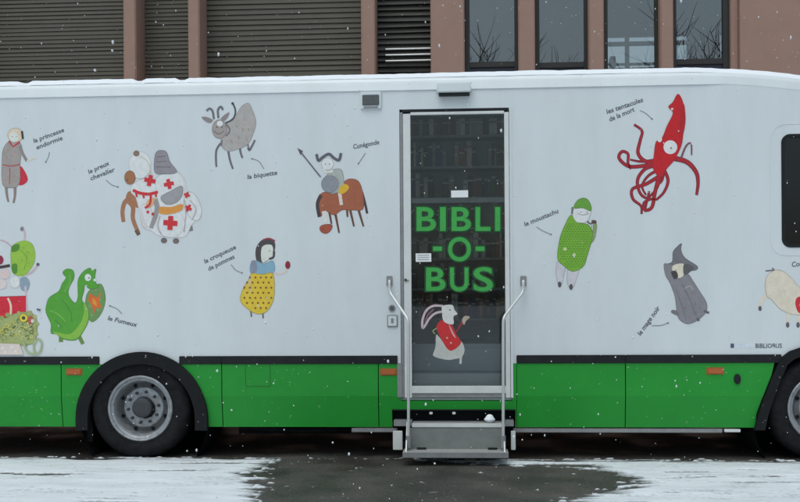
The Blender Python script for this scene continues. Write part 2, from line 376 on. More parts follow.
# interior shell: floor, ceiling, cab partition
it = MB()
it.box(XB + .06, XF - .7, 0.62, 2.45, 1.08, 1.12, M_FLOOR); it.box(XB + .06, DX0 - .1, 0.045, .62, 1.08, 1.12, M_FLOOR); it.box(DX1 + .1, XF - .7, 0.045, .62, 1.08, 1.12, M_FLOOR)
it.box(XB + .06, wx(740), 0.05, .70, z_gut - .03, z_gut, M_INT); it.box(XB + .06, wx(740), 1.25, 2.45, z_gut - .03, z_gut, M_INT)
it.box(XB + .06, HX0, 0.70, 1.25, z_gut - .03, z_gut, M_INT); it.box(HX1, wx(740), 0.70, 1.25, z_gut - .03, z_gut, M_INT)
it.box(HX0, HX1, .68, .70, z_gut, z_top, M_INT); it.box(HX0, HX1, 1.25, 1.27, z_gut, z_top, M_INT)
it.box(DX0 - .1, DX1 + .1, .58, .62, .80, 1.08, M_FLOOR)
it.box(DX0 - .1, DX1 + .1, .22, .58, .80, .84, M_FLOOR)
it.box(DX0 - .1, DX1 + .1, .20, .22, .60, .835, M_ALU)
it.box(DX0 - .1, DX1 + .1, .03, .20, .585, .60, M_FLOOR)
it.build('interior', bus)

# skirt
def panel(name, loops, y0=-0.006, th=0.02, m=M_GREEN, bend=True, parent=bus):
    L = [[Vector((x, z, 0)) for x, z in lp] for lp in loops]
    flat = [q for lp in L for q in lp]
    bm = bmesh.new(); vs = [bm.verts.new((q.x, y0, q.y)) for q in flat]
    for t in tessellate_polygon(L):
        try: bm.faces.new([vs[i] for i in t])
        except ValueError: pass
    bmesh.ops.recalc_face_normals(bm, faces=bm.faces)
    for f in bm.faces:
        if f.normal.y > 0: f.normal_flip()
    if bend: bmesh.ops.bisect_plane(bm, geom=bm.verts[:] + bm.edges[:] + bm.faces[:], plane_co=(0, 0, z_bend), plane_no=(0, 0, 1))
    bmesh.ops.dissolve_limit(bm, angle_limit=.001, verts=bm.verts, edges=bm.edges)
    if bend:
        bmesh.ops.bisect_plane(bm, geom=bm.verts[:] + bm.edges[:] + bm.faces[:], plane_co=(0, 0, z_bend), plane_no=(0, 0, 1))
        for q in bm.verts:
            if q.co.z < z_bend: q.co.y += (z_bend - q.co.z) * 0.13
    ext = bmesh.ops.extrude_face_region(bm, geom=bm.faces[:])
    for q in [e for e in ext['geom'] if isinstance(e, bmesh.types.BMVert)]: q.co.y += th
    bm.verts.index_update()
    mb = MB(); mb.add([q.co[:] for q in bm.verts], [[q.index for q in f.verts] for f in bm.faces], m); bm.free()
    return mb.build(name, parent)
gz1 = z_sb
def archcut(side, x_end):
    a = [q for q in arch_rear if z_sk < q[1] < gz1]
    dxt = math.sqrt(AR ** 2 - (gz1 - AC[1]) ** 2)
    if side < 0:
        a = [q for q in a if q[0] < AC[0]]
        return [(x_end, z_sk), (AC[0] - AR + .004, z_sk)] + a + [(AC[0] - dxt, gz1), (x_end, gz1)]
    a = [q for q in a if q[0] > AC[0]]
    return [(AC[0] + dxt, gz1)] + a + [(AC[0] + AR - .004, z_sk), (x_end, z_sk), (x_end, gz1)]
G = 0.0045
s1, s2, s3, s4 = wx(61.5, 396), wx(222, 396), wx(378.5, 396), wx(625.5, 396)
dl, dr = wx(401, 396), wx(512.5, 396)
def rect(x0, x1, z0=z_sk, z1=gz1): return [(x0, z0), (x1, z0), (x1, z1), (x0, z1)]
panel('skirt_panel', [rect(XB, wx(-170))]); panel('skirt_panel', [rect(wx(-170) + 2 * G, s1 - G)])
panel('skirt_panel', [archcut(-1, s1 + G)]); panel('skirt_panel', [archcut(1, s2 - G)])
hx0, hx1, hz1, hz0 = wx(245.5, 396), wx(270.5, 396), wz(364.5), wz(386)
panel('skirt_panel', [rect(s2 + G, s3 - G)])
rcx0, rcx1, rcz = wx(392, 410), wx(515.5, 410), wz(409.5)
panel('skirt_panel', [[(s3 + G, z_sk), (rcx0, z_sk), (rcx0, rcz), (rcx1, rcz), (rcx1, z_sk), (dr + .04, z_sk), (dr + .04, gz1), (dr, gz1), (dr, wz(401)), (dl, wz(401)), (dl, gz1), (s3 + G, gz1)]])
panel('skirt_panel', [rect(dr + .04 + G, s4 - G)])
fl = [(x - .012, z) for x, z in arch_front if x < FW_X and z_sk < z < gz1]
panel('skirt_panel', [[(s4 + G, z_sk), (fl[0][0] - .01, z_sk)] + fl + [(fl[-1][0] + .03, gz1), (s4 + G, gz1)]])
fr_ = [(2 * FW_X - x, z) for x, z in fl][::-1]
panel('skirt_panel', [fr_ + [(fr_[-1][0] + .01, z_sk), (XF - .02, z_sk), (XF - .02, gz1)]])
hb = MB(); e = .004
for (a, b_, c, d) in ((hx0, hx0 + e, hz0, hz1), (hx1 - e, hx1, hz0, hz1), (hx0, hx1, hz0 - e, hz0)): hb.box(a, b_, -.0085, -.003, c, d, mat('seam_dark_green', paint(22, 80, 34), 0.6))
hb.build('fuel_flap_seam', bus)
# backing seen in the seams
for xa_, xb_ in ((XB + .01, AC[0] - AR - .02), (AC[0] + AR + .02, rcx0 - .01), (rcx1 + .01, FW_X - .70)):
    MB().box(xa_, xb_, .07, .09, z_sk + .01, z_sb, M_UNDER).build('inner_sill', bus)
# black rub strips
for a, b_ in ((XB, wx(99.5, 360)), (wx(179.5, 360), wx(221.95, 360)), (wx(222.1, 360), wx(397.5, 360)), (wx(516.5, 360), wx(625.4, 360)), (wx(625.55, 360), wx(781, 360))):
    MB().bx(a, b_, -0.018, 0.02, z_sb - .001, z_st, M_BLACK, .004).build('rub_strip', bus)
# grey rails under the skirt
for a, b_ in ((wx(350), wx(396)), (wx(512), wx(722)),):
    MB().bx(a, b_, 0.03, 0.07, z_sk - .052, z_sk - .012, M_ALUD, .004).build('sill_rail', bus)
MB().bx(wx(724), wx(740), 0.02, 0.07, z_sk - .045, z_sk - .015, M_ALU, .004).build('sill_rail', bus)
# wheel arches
def ring(outer, inner, y0, y1): return MB().prism([outer + inner[::-1]], y0, y1, M_BLACK)
ar_in = [(AC[0] + (AR - .125) * math.cos(t), AC[1] + (AR - .125) * math.sin(t)) for t in np.linspace(math.pi, 0, 33)]
o1 = [(AC[0] - AR, z_sk - .03)] + [(AC[0] + AR * math.cos(t), AC[1] + AR * math.sin(t)) for t in np.linspace(math.pi, 0, 33)] + [(AC[0] + AR, z_sk - .03)]
i1 = [(AC[0] - AR + .125, z_sk - .03)] + ar_in + [(AC[0] + AR - .125, z_sk - .03)]
M_FLARE = mat('arch_flare', (0.012, 0.0125, 0.014), 0.7, ior=1.25, speck=.8, noise=0.6, nscale=7, dark=1.6)
MB().prism([o1 + i1[::-1]], -0.035, 0.06, M_FLARE).build('wheel_arch', bus)
o2 = arch_front; i2 = [(FW_X + (x - FW_X) * .86, z - .08 * (z - z_sk) / .8) for x, z in arch_front]
MB().prism([o2 + i2[::-1]], -0.03, 0.06, M_FLARE).build('wheel_arch', bus)
for cx in (AC[0], FW_X):                # liners
    MB().lathe([(0.66, 0.06), (0.66, 0.8), (0.0, 0.8)], cx, 0, AC[1] - .02, M_UNDER, 32).build('arch_liner', bus)
# underbody
ub = MB()
ub.box(XB + .1, AC[0] - .7, .12, 2.4, .34, .9, M_UNDER); ub.box(AC[0] + .7, FW_X - .7, .12, 2.4, .36, .56, M_UNDER)
ub.box(FW_X + .7, XF - .1, .1, 2.4, .34, .9, M_UNDER)
ub.box(XB + .2, XF - .2, 2.42, 2.455, .14, z_st, M_UNDER)  # unseen far-side panel added to block light from under the bus
ub.box(wx(230), wx(345), .35, 1.1, .20, .4, M_UNDER); ub.box(wx(560), wx(700), .4, 1.2, .22, .4, M_UNDER)
ub.box(XB + .3, XF - .4, .8, 1.0, .3, .8, M_UNDER); ub.box(XB + .3, XF - .4, 1.5, 1.7, .3, .8, M_UNDER)
ub.tube([(AC[0], .1, .485), (AC[0], 2.4, .485)], .1, M_UNDER); ub.tube([(FW_X, .1, .485), (FW_X, 2.4, .485)], .08, M_UNDER)
ub.build('underbody', bus)
MB().bx(wx(81), wx(87), .12, .15, .14, .42, M_RUB, .004).build('mud_flap', bus)
ex = MB(); ex.tube([at(240, 425, .25) + Vector((0, 0, -.02)), at(300, 430, .2), at(345, 429, .2), at(352, 427, .2)], .03, M_UNDER); ex.build('pipe', bus)

# wheels
def wheel(cx, y0, sgn, deep, cz=0.500):
    yy = lambda v: v
    tp = [(.325, .02), (.335, .0), (.355, -.012), (.362, -.010), (.37, -.016), (.44, -.022), (.475, -.014), (.500, .010), (.515, .045), (.515, .09), (.505, .093), (.505, .099), (.515, .102), (.515, .16), (.505, .163), (.505, .17), (.515, .173), (.515, .22), (.48, .27), (.36, .28), (.32, .26)]
    hub = MB().lathe([(0.0, deep - .085), (.05, deep - .085), (.085, deep - .08), (.10, deep - .07), (.108, deep - .02), (.112, deep + .02)], cx, y0, cz, M_HUB, 40, sgn)
    h = hub.build('wheel', bus)
    for kx in range(10):
        a = 2 * math.pi * (kx + .3) / 10
        MB().tube([(cx + .042 * math.cos(a), y0 + sgn * (deep - .087), cz + .042 * math.sin(a)), (cx + .042 * math.cos(a), y0 + sgn * (deep - .08), cz + .042 * math.sin(a))], .008, M_HUB, 6)
    MB().lathe(tp, cx, y0, cz, M_RUB, 96, sgn).build('tyre', h)
    rim = MB().lathe([(.332, .012), (.336, -.004), (.326, -.012), (.312, -.006), (.305, .010), (.296, .016), (.285, .02), (.277, .035), (.272, .06), (.268, deep + .015)], cx, y0, cz, M_RIM, 80, sgn)
    rim.lathe([(.268, deep + .015), (.25, deep + .03), (.225, deep + .02), (.205, deep + .004)], cx, y0, cz, M_RIMD, 80, sgn)
    rim.lathe([(.205, deep + .004), (.195, deep - .002), (.12, deep - .002), (.108, deep)], cx, y0, cz, M_RIM, 80, sgn)
    for kx in range(8):                    # dark hand holes round the dish
        a = 2 * math.pi * (kx + .5) / 8
        c = Vector((cx + .238 * math.cos(a), y0 + sgn * (deep + .018), cz + .238 * math.sin(a)))
        rim.tube([c, c + Vector((0, -sgn * .006, 0))], .019, M_UNDER, 14)
    rim.build('rim', h)
    for kx in range(10):
        a = 2 * math.pi * (kx + .2) / 10
        c = Vector((cx + .160 * math.cos(a), y0 + sgn * (deep - .002), cz + .160 * math.sin(a)))
        nb = MB().tube([c, c - Vector((0, sgn * .012, 0))], .0165, M_RIMD, 14)
        nb.tube([c - Vector((0, sgn * .012, 0)), c - Vector((0, sgn * .036, 0))], .0135, M_HUB, 6)
        nb.build('wheel_nut', h)
    return h
wheel(RW_X - .02, 0.020, 1, 0.115); wheel(FW_X, 0.04, 1, 0.05)
wheel(RW_X, 2.455, -1, 0.115); wheel(FW_X, 2.46, -1, 0.05)

# cab window
MB().prism([win_loop], 0.012, 0.018, M_CABG).build('cab_window', bus)
o3 = rrect(WX0 - .02, WX1 + .02, WZ0 - .02, WZ1 + .02, .085)
MB().prism([o3, rrect(WX0 + .012, WX1 - .012, WZ0 + .012, WZ1 - .012, .06)], -0.006, 0.012, M_BLACK).build('window_gasket', bus)
o4 = rrect(WX0 - .13, WX1 + .13, WZ0 - .10, WZ1 + .13, .15); o4i = rrect(WX0 - .115, WX1 + .115, WZ0 - .085, WZ1 + .115, .14)
MB().prism([o4, o4i], -0.003, 0.0, M_WHITE).build('cab_door_edge', bus)
MB().box(WX0 + .06, WX0 + .10, .05, .08, wz(196), wz(158), M_ALUD).build('cab_grab_handle', bus)
cb = MB(); cb.box(wx(742), wx(742) + .04, .05, 2.45, 1.12, z_gut - .03, M_INTD); cb.build('cab_partition', bus)

# door
def dbox(px0, px1, py0, py1, y0, y1, m, b=.004):
    return MB().bx(wx(px0, 250), wx(px1, 250), y0, y1, wz(py1, 457), wz(py0, 457), m, b)
door = dbox(403.8, 411.2, 113, 398, -.012, .05, M_ALU).build('door', bus)
dbox(505, 509.6, 113, 398, -.012, .05, M_ALU).build('frame', door)
dbox(411.2, 505, 111.5, 114.4, -.010, .05, M_ALU).build('frame', door)
dbox(411.2, 505, 386, 393.4, -.012, .05, M_ALU).build('frame', door)
dbox(411.2, 505, 393.6, 398, -.004, .06, M_ALUD).build('frame', door)
dbox(411.2, 505, 114.4, 386, .012, .018, M_GLASS, .001).build('pane', door)
dbox(412, 505, 197.5, 202.5, .03, .055, M_ALUD).build('crossbar', door)
dbox(451.5, 468.5, 190.3, 197.4, .006, .009, M_PAPER, .0005).build('paper_note', door)
dbox(415.6, 431.2, 253, 261.5, .006, .009, M_PAPER, .0005).build('paper_note', door)
for k in range(3): dbox(417.4, 429, 254.6 + 2.2 * k, 255.2 + 2.2 * k, .0045, .0058, M_ALUD, .0002).build('paper_lines', door)
lk = MB(); c = at(405.6, 280, -.012); lk.tube([c, c - Vector((0, .015, 0))], .014, M_HUB, 14); c = at(408, 280.5, -.012); lk.tube([c, c - Vector((0, .01, 0))], .008, mat('brass', (.35, .28, .15), .4, .6), 10); lk.build('lock', door)
dbox(400.2, 403.6, 111, 398, -.004, .03, M_ALUD).build('door_seal', bus)
dbox(400, 508.5, 108.2, 111.2, .0, .05, M_BLACK, .002).build('door_header_gap', bus)
sr = MB(); sr.bx(wx(510, 250), wx(512.6, 250), -.008, .03, wz(398, 457), wz(108, 457), M_WHITE, .003); sr.build('door_edge', bus)
# mirrored L of the door frame foot on the skirt
dbox(396.5, 401.5, 363, 397.5, -.014, .02, M_ALUD).build('door_edge', bus)
# lamp over the door
lb = MB().bx(wx(438), wx(472), -.10, -.011, wz(94, 455), wz(84.5, 455), M_WHITE, .01); lb.bx(wx(440), wx(470.5), -.085, -.011, wz(96.6, 455), wz(94.1, 455), M_BLACK, .002)
lb.build('door_lamp', bus)
# flood lamp left of the door
fl_ = MB().bx(wx(361.5), wx(382.5), -.022, 0, wz(109.2, 372), wz(91.6, 372), M_WHITE, .018).build('side_lamp', bus)
MB().bx(wx(363.6), wx(380.2), -.034, -.018, wz(105.6, 372), wz(95.2, 372), M_LENS, .006).build('lens', fl_)
MB().bx(wx(364.8), wx(379), -.03, -.018, wz(108.4, 372), wz(106.8, 372), M_ALUD, .003).build('lamp_bracket', fl_)
# side markers, oval handle, socket, bell
for px, py in ((74.5, 371.8), (388.5, 372), (715, 371)):
    c = at(px, py); m_ = MB().bx(c.x - .075, c.x + .075, -.02, -.006, c.z - .027, c.z + .027, M_ORANGE, .009); m_.build('marker_lamp', bus)
    MB().bx(c.x - .085, c.x + .085, -.0095, -.005, c.z - .036, c.z + .036, mat('marker_base', paint(120, 85, 40), .6), .003).build('marker_base', bus)
c = at(737, 379); MB().prism([[(c.x + .032 * math.cos(t), c.z + .05 * math.sin(t)) for t in np.linspace(0, 2 * math.pi, 20)[:-1]]], -.022, -.006, M_BLACK).build('filler_cap', bus)
c = at(392, 308.2); MB().tube([(c.x, 0, c.z), (c.x, -.012, c.z)], .034, M_ALUD, 20).build('push_button', bus)
MB().tube([(c.x, -.011, c.z), (c.x, -.02, c.z)], .020, M_LENS, 16).build('button_cap', bus)
c = at(392.5, 321); sk = MB().bx(c.x - .052, c.x + .052, -.014, 0, c.z - .06, c.z + .06, M_ALUD, .006); sk.bx(c.x - .042, c.x + .042, -.019, -.012, c.z - .05, c.z + .05, M_WHITE, .004)
sk.bx(c.x - .014, c.x + .012, -.022, -.018, c.z - .022, c.z + .028, M_ALUD, .003); sk.build('switch_box', bus)
# handrails
def rail(pts, y_out):
    (a, b_, c_, d_) = pts
    P = [at(*a, 0.0), at(*a, -.05), at(b_[0], b_[1], -.06), at(c_[0], c_[1], -y_out), at(d_[0], d_[1], -y_out)]
    # smooth the bends
    out = []
    for i, q in enumerate(P):
        if 0 < i < len(P) - 1:
            u = (P[i - 1] - q); v = (P[i + 1] - q); r_ = min(.05, u.length * .45, v.length * .45)
            A = q + u.normalized() * r_; B = q + v.normalized() * r_
            for t in (0, .25, .5, .75, 1): out.append(A * (1 - t) ** 2 + q * 2 * t * (1 - t) + B * t ** 2)
        else: out.append(q)
    h = MB().tube(out, .0145, M_RAIL, 12).build('handrail', bus)
    f = at(*a, 0); MB().bx(f.x - .03, f.x + .03, -.012, 0, f.z - .05, f.z + .05, M_ALUD, .006).build('wall_bracket', h)
    e_ = P[-1]; MB().tube([e_ + Vector((0, 0, -.02)), e_ + Vector((0, 0, .1))], .026, M_ALUD, 12).build('foot_socket', h)
rail(((389.5, 281), (389.5, 292), (408.5, 320), (408.5, 446)), .30)
rail(((523.3, 281), (523.3, 292), (503.2, 318), (503.2, 446)), .30)

# folding entrance steps
stp = MB().box(rcx0, rcx1, .10, .14, z_sk - .15, rcz + .02, M_UNDER); stp.box(rcx0, rcx1, -.03, .10, rcz - .008, rcz, M_BLACK)
st = stp.build('entrance_steps', bus)
x0, x1 = wx(412, 424, -.16), wx(505, 424, -.16)
zt1 = 0.37
MB().bx(x0, x1, -.16, .10, zt1 - .03, zt1, M_TREAD, .003).build('tread', st)
MB().bx(x0, x1, -.175, -.16, zt1 - .035, zt1 + .003, M_ALU, .003).build('nosing', st)
MB().bx(rcx0 + .02, x0 - .005, -.05, .10, zt1 - .04, zt1 + .02, M_ALUD, .003).build('step_bracket', st); MB().bx(x1 + .005, rcx1 - .02, -.05, .10, zt1 - .04, zt1 + .02, M_ALUD, .003).build('step_bracket', st)
zt2 = 0.13
lx0, lx1 = wx(402.5, 452, -.45), wx(508.5, 452, -.45)
rs = MB(); rs.add([(lx0 + .06, -.17, zt1 - .04), (lx1 - .05, -.17, zt1 - .04), (lx1 - .05, -.22, zt2), (lx0 + .06, -.22, zt2)], [(0, 1, 2, 3)], M_RISER)
rs.add([(lx0 + .06, -.165, zt1 - .04), (lx1 - .05, -.165, zt1 - .04), (lx1 - .05, -.215, zt2), (lx0 + .06, -.215, zt2)], [(3, 2, 1, 0)], M_RISER); rs.build('riser', st)
MB().bx(lx0, lx1, -.45, -.20, zt2 - .028, zt2, M_TREAD, .003).build('tread', st)
MB().bx(lx0, lx1, -.462, -.45, zt2 - .05, zt2 + .002, M_ALUD, .003).build('nosing', st)
for a in (lx0 + .13, lx1 - .19): MB().bx(a, a + .09, -.27, -.23, zt2, zt2 + .018, M_BLACK, .003).build('hinge_slot', st)
for a, sg in ((lx0, -1), (lx1, 1)):
    sx = a + .025 if sg < 0 else a - .04
    MB().add([(sx, -.44, zt2 - .03), (sx, -.20, zt2 - .03), (sx, -.02, zt1 - .02), (sx, -.16, zt1 + .02), (sx + .012, -.44, zt2 - .03), (sx + .012, -.20, zt2 - .03), (sx + .012, -.02, zt1 - .02), (sx + .012, -.16, zt1 + .02)],
             [(0, 1, 2, 3), (7, 6, 5, 4), (0, 3, 7, 4), (1, 5, 6, 2), (3, 2, 6, 7), (0, 4, 5, 1)], M_ALU).build('side_plate', st)
MB().bx(wx(393, 440, -.05), wx(402.5, 440, -.05), -.06, -.03, wz(450, 400, -.05), wz(431, 400, -.05), M_ALU, .004).build('hinge_plate', st)
MB().bx(wx(511, 440, -.05), wx(515.5, 440, -.05), -.06, -.03, wz(450, 510, -.05), wz(431, 510, -.05), M_ALU, .004).build('hinge_plate', st)
for px in (431, 454): 
    c = at(px, 413.2, -.02); MB().bx(c.x - .016, c.x + .016, -.03, -.012, c.z - .012, c.z + .012, M_ALU, .003).build('step_bolt', st)

# book shelves seen through the door
SHX0, SHX1 = DX0 - .28, DX1 + .42
bc = MB().box(SHX0 - .03, SHX1 + .03, 1.52, 1.55, 1.12, z_gut - .03, M_INTD)
shelf_z = [3.44, 3.09, 2.74, 2.40, 2.06, 1.72, 1.38]
bcase = bc.build('bookcase', bus)
for z in shelf_z: MB().bx(SHX0 + .002, SHX1 - .002, 1.25, 1.518, z - .03, z, M_ALUD, .003).build('shelf', bcase)
for x in (SHX0 - .03, SHX1): MB().box(x, x + .03, 1.24, 1.518, 1.12, z_gut - .035, M_INTD).build('side_panel', bcase)

# ------------------------------------------------------------------ painted figures: flat stickers on the bus side
PM = {}
def pc(c):
    if c not in PM: PM[c] = mat('paint_%02x%02x%02x' % c, paint(*c), 0.45, noise=.6, nscale=22, dark=.74)
    return PM[c]
INK = (62, 68, 74)
def cat_closed(pts, n=4):
    out = []; k = len(pts)
    for i in range(k):
        p0, p1, p2, p3 = [np.array(pts[(i + j - 1) % k], float) for j in range(4)]
        for t in np.linspace(0, 1, n, endpoint=False):
            out.append(tuple(0.5 * ((2 * p1) + (-p0 + p2) * t + (2 * p0 - 5 * p1 + 4 * p2 - p3) * t * t + (-p0 + 3 * p1 - 3 * p2 + p3) * t ** 3)))
    return out
def cat_open(pts, n=5):
    if len(pts) < 3: return pts
    P = [pts[0]] + list(pts) + [pts[-1]]; out = []
    for i in range(len(pts) - 1):
        p0, p1, p2, p3 = [np.array(P[i + j], float) for j in range(4)]
        for t in np.linspace(0, 1, n, endpoint=False):
            out.append(tuple(0.5 * ((2 * p1) + (-p0 + p2) * t + (2 * p0 - 5 * p1 + 4 * p2 - p3) * t * t + (-p0 + 3 * p1 - 3 * p2 + p3) * t ** 3)))
    return out + [pts[-1]]
class Decal:
    """layers drawn one above the other in tenths of a millimetre, in the plane of the bus side"""
    def __init__(s, base=0.0, step=0.00012): s.mb = MB(); s.y = -0.0012 + base; s.step = step
    def _poly(s, pts, c):
        q = [at(a, b_) for a, b_ in pts]
        tri = tessellate_polygon([[Vector((v.x, v.z, 0)) for v in q]])
        s.mb.add([(v.x, s.y, v.z) for v in q], [tuple(t) for t in tri], pc(c)); s.y -= s.step
    def fill(s, pts, c, smooth=True, line=None, lw=.5):
        pts = cat_closed(pts) if smooth else pts
        s._poly(pts, c)
        if line: s.stroke(pts + [pts[0]], lw, line, False)
        return s
    def ell(s, cx, cy, rx, ry, c, line=None, lw=.42, rot=0):
        return s.fill([(cx + rx * math.cos(t) * math.cos(rot) - ry * math.sin(t) * math.sin(rot), cy + rx * math.cos(t) * math.sin(rot) + ry * math.sin(t) * math.cos(rot)) for t in np.linspace(0, 2 * math.pi, 22)[:-1]], c, False, line, lw)
    def stroke(s, pts, wd, c, smooth=True, w2=None):
        if smooth: pts = cat_open(pts)
        q = [at(a, b_) for a, b_ in pts]; w2 = wd if w2 is None else w2
        L, Rr = [], []; nq = len(q)
        closed = (q[0] - q[-1]).length < 1e-6
        for i, v in enumerate(q):
            if closed: a_, b_ = (q[i - 1] if i else q[-2]), (q[i + 1] if i < nq - 1 else q[1])
            else: a_, b_ = q[max(i - 1, 0)], q[min(i + 1, nq - 1)]
            d = (b_ - a_); d.y = 0
            if d.length < 1e-7: d = Vector((1, 0, 0))
            d.normalize(); nrm = Vector((-d.z, 0, d.x)); ww = (wd + (w2 - wd) * i / max(1, nq - 1)) * .005
            L.append(v + nrm * ww); Rr.append(v - nrm * ww)
        vs = [(v.x, s.y, v.z) for v in L + Rr]
        s.mb.add(vs, [(i, i + 1, nq + i + 1, nq + i) for i in range(nq - 1)], pc(c)); s.y -= s.step
        return s
    def dots(s, pts, r_, c):
        for a, b_ in pts: 
            q = at(a, b_); s.mb.add([(q.x + r_ * .01 * math.cos(t), s.y, q.z + r_ * .01 * math.sin(t)) for t in np.linspace(0, 2 * math.pi, 9)[:-1]], [tuple(range(8))], pc(c))
        s.y -= s.step; return s
    def cross(s, cx, cy, r_, c, rot=0.1):
        for a in (rot, rot + math.pi / 2):
            s.stroke([(cx - r_ * math.cos(a), cy - r_ * math.sin(a)), (cx + r_ * math.cos(a), cy + r_ * math.sin(a))], r_ * .75, c, False)
        return s
    def build(s, name, parent=bus, label=None):
        o = s.mb.build(name, parent)
        if label: o['label'] = label
        return o
def text_mesh(body_, name, a, b_, hpx, c, shear=0.15, parent=bus):
    cu = bpy.data.curves.new(name, 'FONT'); cu.body = body_; cu.size = 1; cu.shear = shear; cu.resolution_u = 2; cu.offset = 0.02
    to = bpy.data.objects.new('tmp', cu); C.objects.link(to)
    bpy.context.view_layer.update()
    dg = bpy.context.evaluated_depsgraph_get(); me = bpy.data.meshes.new_from_object(to.evaluated_get(dg))
    bpy.data.objects.remove(to)
    xs_ = [v.co.x for v in me.vertices]; w_ = max(xs_) - min(xs_); x0_ = min(xs_)
    A, B = at(*a), at(*b_); d = B - A; Ln = d.length; d.normalize(); nr = Vector((-d.z, 0, d.x))
    sx = Ln / w_; sy = hpx * .01 / .72
    mb = MB()
    mb.add([A + d * ((v.co.x - x0_) * sx) + nr * (v.co.y * sy) + Vector((0, -.0014, 0)) for v in me.vertices], [tuple(p_.vertices) for p_ in me.polygons], pc(c))
    return mb.build(name, parent)
PALE = (205, 200, 188); SKIN = (196, 186, 176); GREY = (128, 130, 134)

d = Decal()                                             # woman in grey coat
d.fill([(17, 168), (22, 167), (28, 180), (19, 185)], (168, 40, 55))
d.stroke([(6, 185), (7, 195), (8.5, 202)], 3.4, (120, 110, 108), w2=2).stroke([(15, 185), (15, 195), (13.5, 203)], 3.4, (120, 110, 108), w2=2)
d.fill([(8, 142), (3, 150), (2, 163), (2, 180), (5, 187), (16, 187), (20, 180), (20, 164), (22, 148), (19, 142), (14, 139)], (136, 134, 133), line=(102, 100, 102))
d.stroke([(20, 146), (23, 154), (27, 161)], 3, (120, 116, 116)).stroke([(27, 161), (31, 159), (36, 157)], 2, SKIN)
d.ell(15.5, 135, 7.8, 7, (190, 176, 158), (130, 122, 115)).ell(14, 137, 4.5, 5, (215, 205, 190)).stroke([(22, 131), (23, 139)], 2.2, (50, 48, 52))
d.stroke([(9, 141), (13, 146.5), (20, 142)], 1.8, (158, 52, 62), False).stroke([(3, 164.5), (11, 166), (20, 164.5)], 1.2, (150, 75, 78)).stroke([(10, 168), (9.5, 184)], 1, (150, 75, 78)).dots([(8, 150), (12, 156), (7, 158), (15, 152), (6, 172), (14, 176), (12, 182), (5, 180)], .8, (160, 110, 108))
d.dots([(12.5, 136.5), (16.5, 136.5)], .5, INK)
d.build('painted_woman', label='painted woman in a grey coat with a red bag')

d = Decal()                                             # tumbling heap of figures by the left edge
d.stroke([(24, 243), (25, 234), (22, 226)], 2.4, (172, 160, 168)).ell(22, 229, 1.8, 2.2, (110, 112, 122)).stroke([(0, 240), (6, 242), (12, 247)], 1.6, (165, 150, 160))
d.stroke([(26, 275), (32, 272), (38, 265)], 2.6, (168, 158, 164)).ell(38, 264.5, 1.7, 1.7, (80, 82, 90))
d.fill([(12, 247), (22, 241), (31, 243), (35, 252), (34, 263), (28, 272), (22, 276), (13, 273), (11, 262)], (126, 166, 62), line=(112, 150, 62))
d.fill([(12, 246), (19, 244), (19, 250), (12, 252)], (70, 120, 44)).fill([(12, 265), (17, 264), (17, 273), (13, 273)], (70, 120, 44)).stroke([(20, 250), (27, 258), (24, 270)], .8, (92, 140, 52)).dots([(24, 248), (28, 252), (22, 260), (29, 263), (25, 267)], .8, (98, 148, 50))
d.stroke([(-4, 268), (10, 265.5)], 3, (60, 48, 50), False).ell(0, 260, 3.6, 4.6, (122, 40, 62)).ell(5, 274, 5, 5, (190, 172, 172), (172, 166, 172)).ell(2, 284, 5, 5, (192, 180, 180), (172, 166, 172))
d.ell(15, 282, 5, 6, (195, 192, 195), (172, 166, 172)).fill([(20, 279), (26, 277), (30, 283), (27, 291), (21, 289)], (120, 140, 156))
d.stroke([(25.5, 286), (27, 314)], 1.8, (188, 158, 172), False)
d.fill([(-8, 297), (26, 296), (26, 313), (-8, 320)], (176, 36, 52), False, (120, 30, 45)).stroke([(8, 298), (11, 306), (10.5, 318)], 2.2, (200, 175, 160)).dots([(2, 302), (4, 311), (16, 302), (20, 308), (15, 312)], .8, (140, 24, 40))
d.fill([(-8, 319), (6, 318), (14, 314), (28, 312), (36, 318), (37, 330), (34, 342), (22, 345), (-8, 343)], (136, 150, 98), line=(95, 105, 75))
rs2 = random.Random(5)
for a, b_ in ((2, 318), (8, 315), (19, 313), (30, 313), (35, 317), (37, 324), (36, 334), (31, 342), (25, 345), (12, 344), (3, 344)): d.ell(a, b_, rs2.uniform(1.6, 2.8), rs2.uniform(1.4, 2.6), rs2.choice([(136, 150, 98), (150, 160, 108), (122, 138, 84)]))
for _ in range(44):
    a = rs2.uniform(-5, 33); b_ = rs2.uniform(320, 340); r_ = rs2.uniform(1.2, 2.4); t0 = rs2.uniform(0, 6)
    d.stroke([(a + r_ * math.cos(t0 + t), b_ + r_ * math.sin(t0 + t)) for t in np.linspace(0, 4.6, 8)], .8, rs2.choice([(88, 102, 60), (178, 176, 70), (170, 178, 130), (110, 120, 70)]), False)
d.ell(24, 318, 4.2, 4.2, (190, 178, 60), (90, 84, 50)).ell(24, 318, 1.8, 1.8, (60, 60, 52)).ell(31, 320, 3, 4, (150, 80, 70)).ell(33, 321, 1.6, 2, (200, 185, 175))
d.fill([(-8, 343), (20, 344), (24, 354.8), (-8, 354.8)], (188, 178, 172), False).dots([(3, 348), (12, 347), (16, 351), (6, 352)], 1.6, (206, 200, 196))
d.stroke([(24, 342), (27, 351), (33, 354), (40, 352), (42, 343), (38, 339), (34, 345), (35, 353)], 2.0, (138, 156, 120))
d.dots([(38, 309.5), (40, 310)], 1.1, INK)
d.build('painted_acrobats', label='painted tumbling pile of green and red clothed figures')

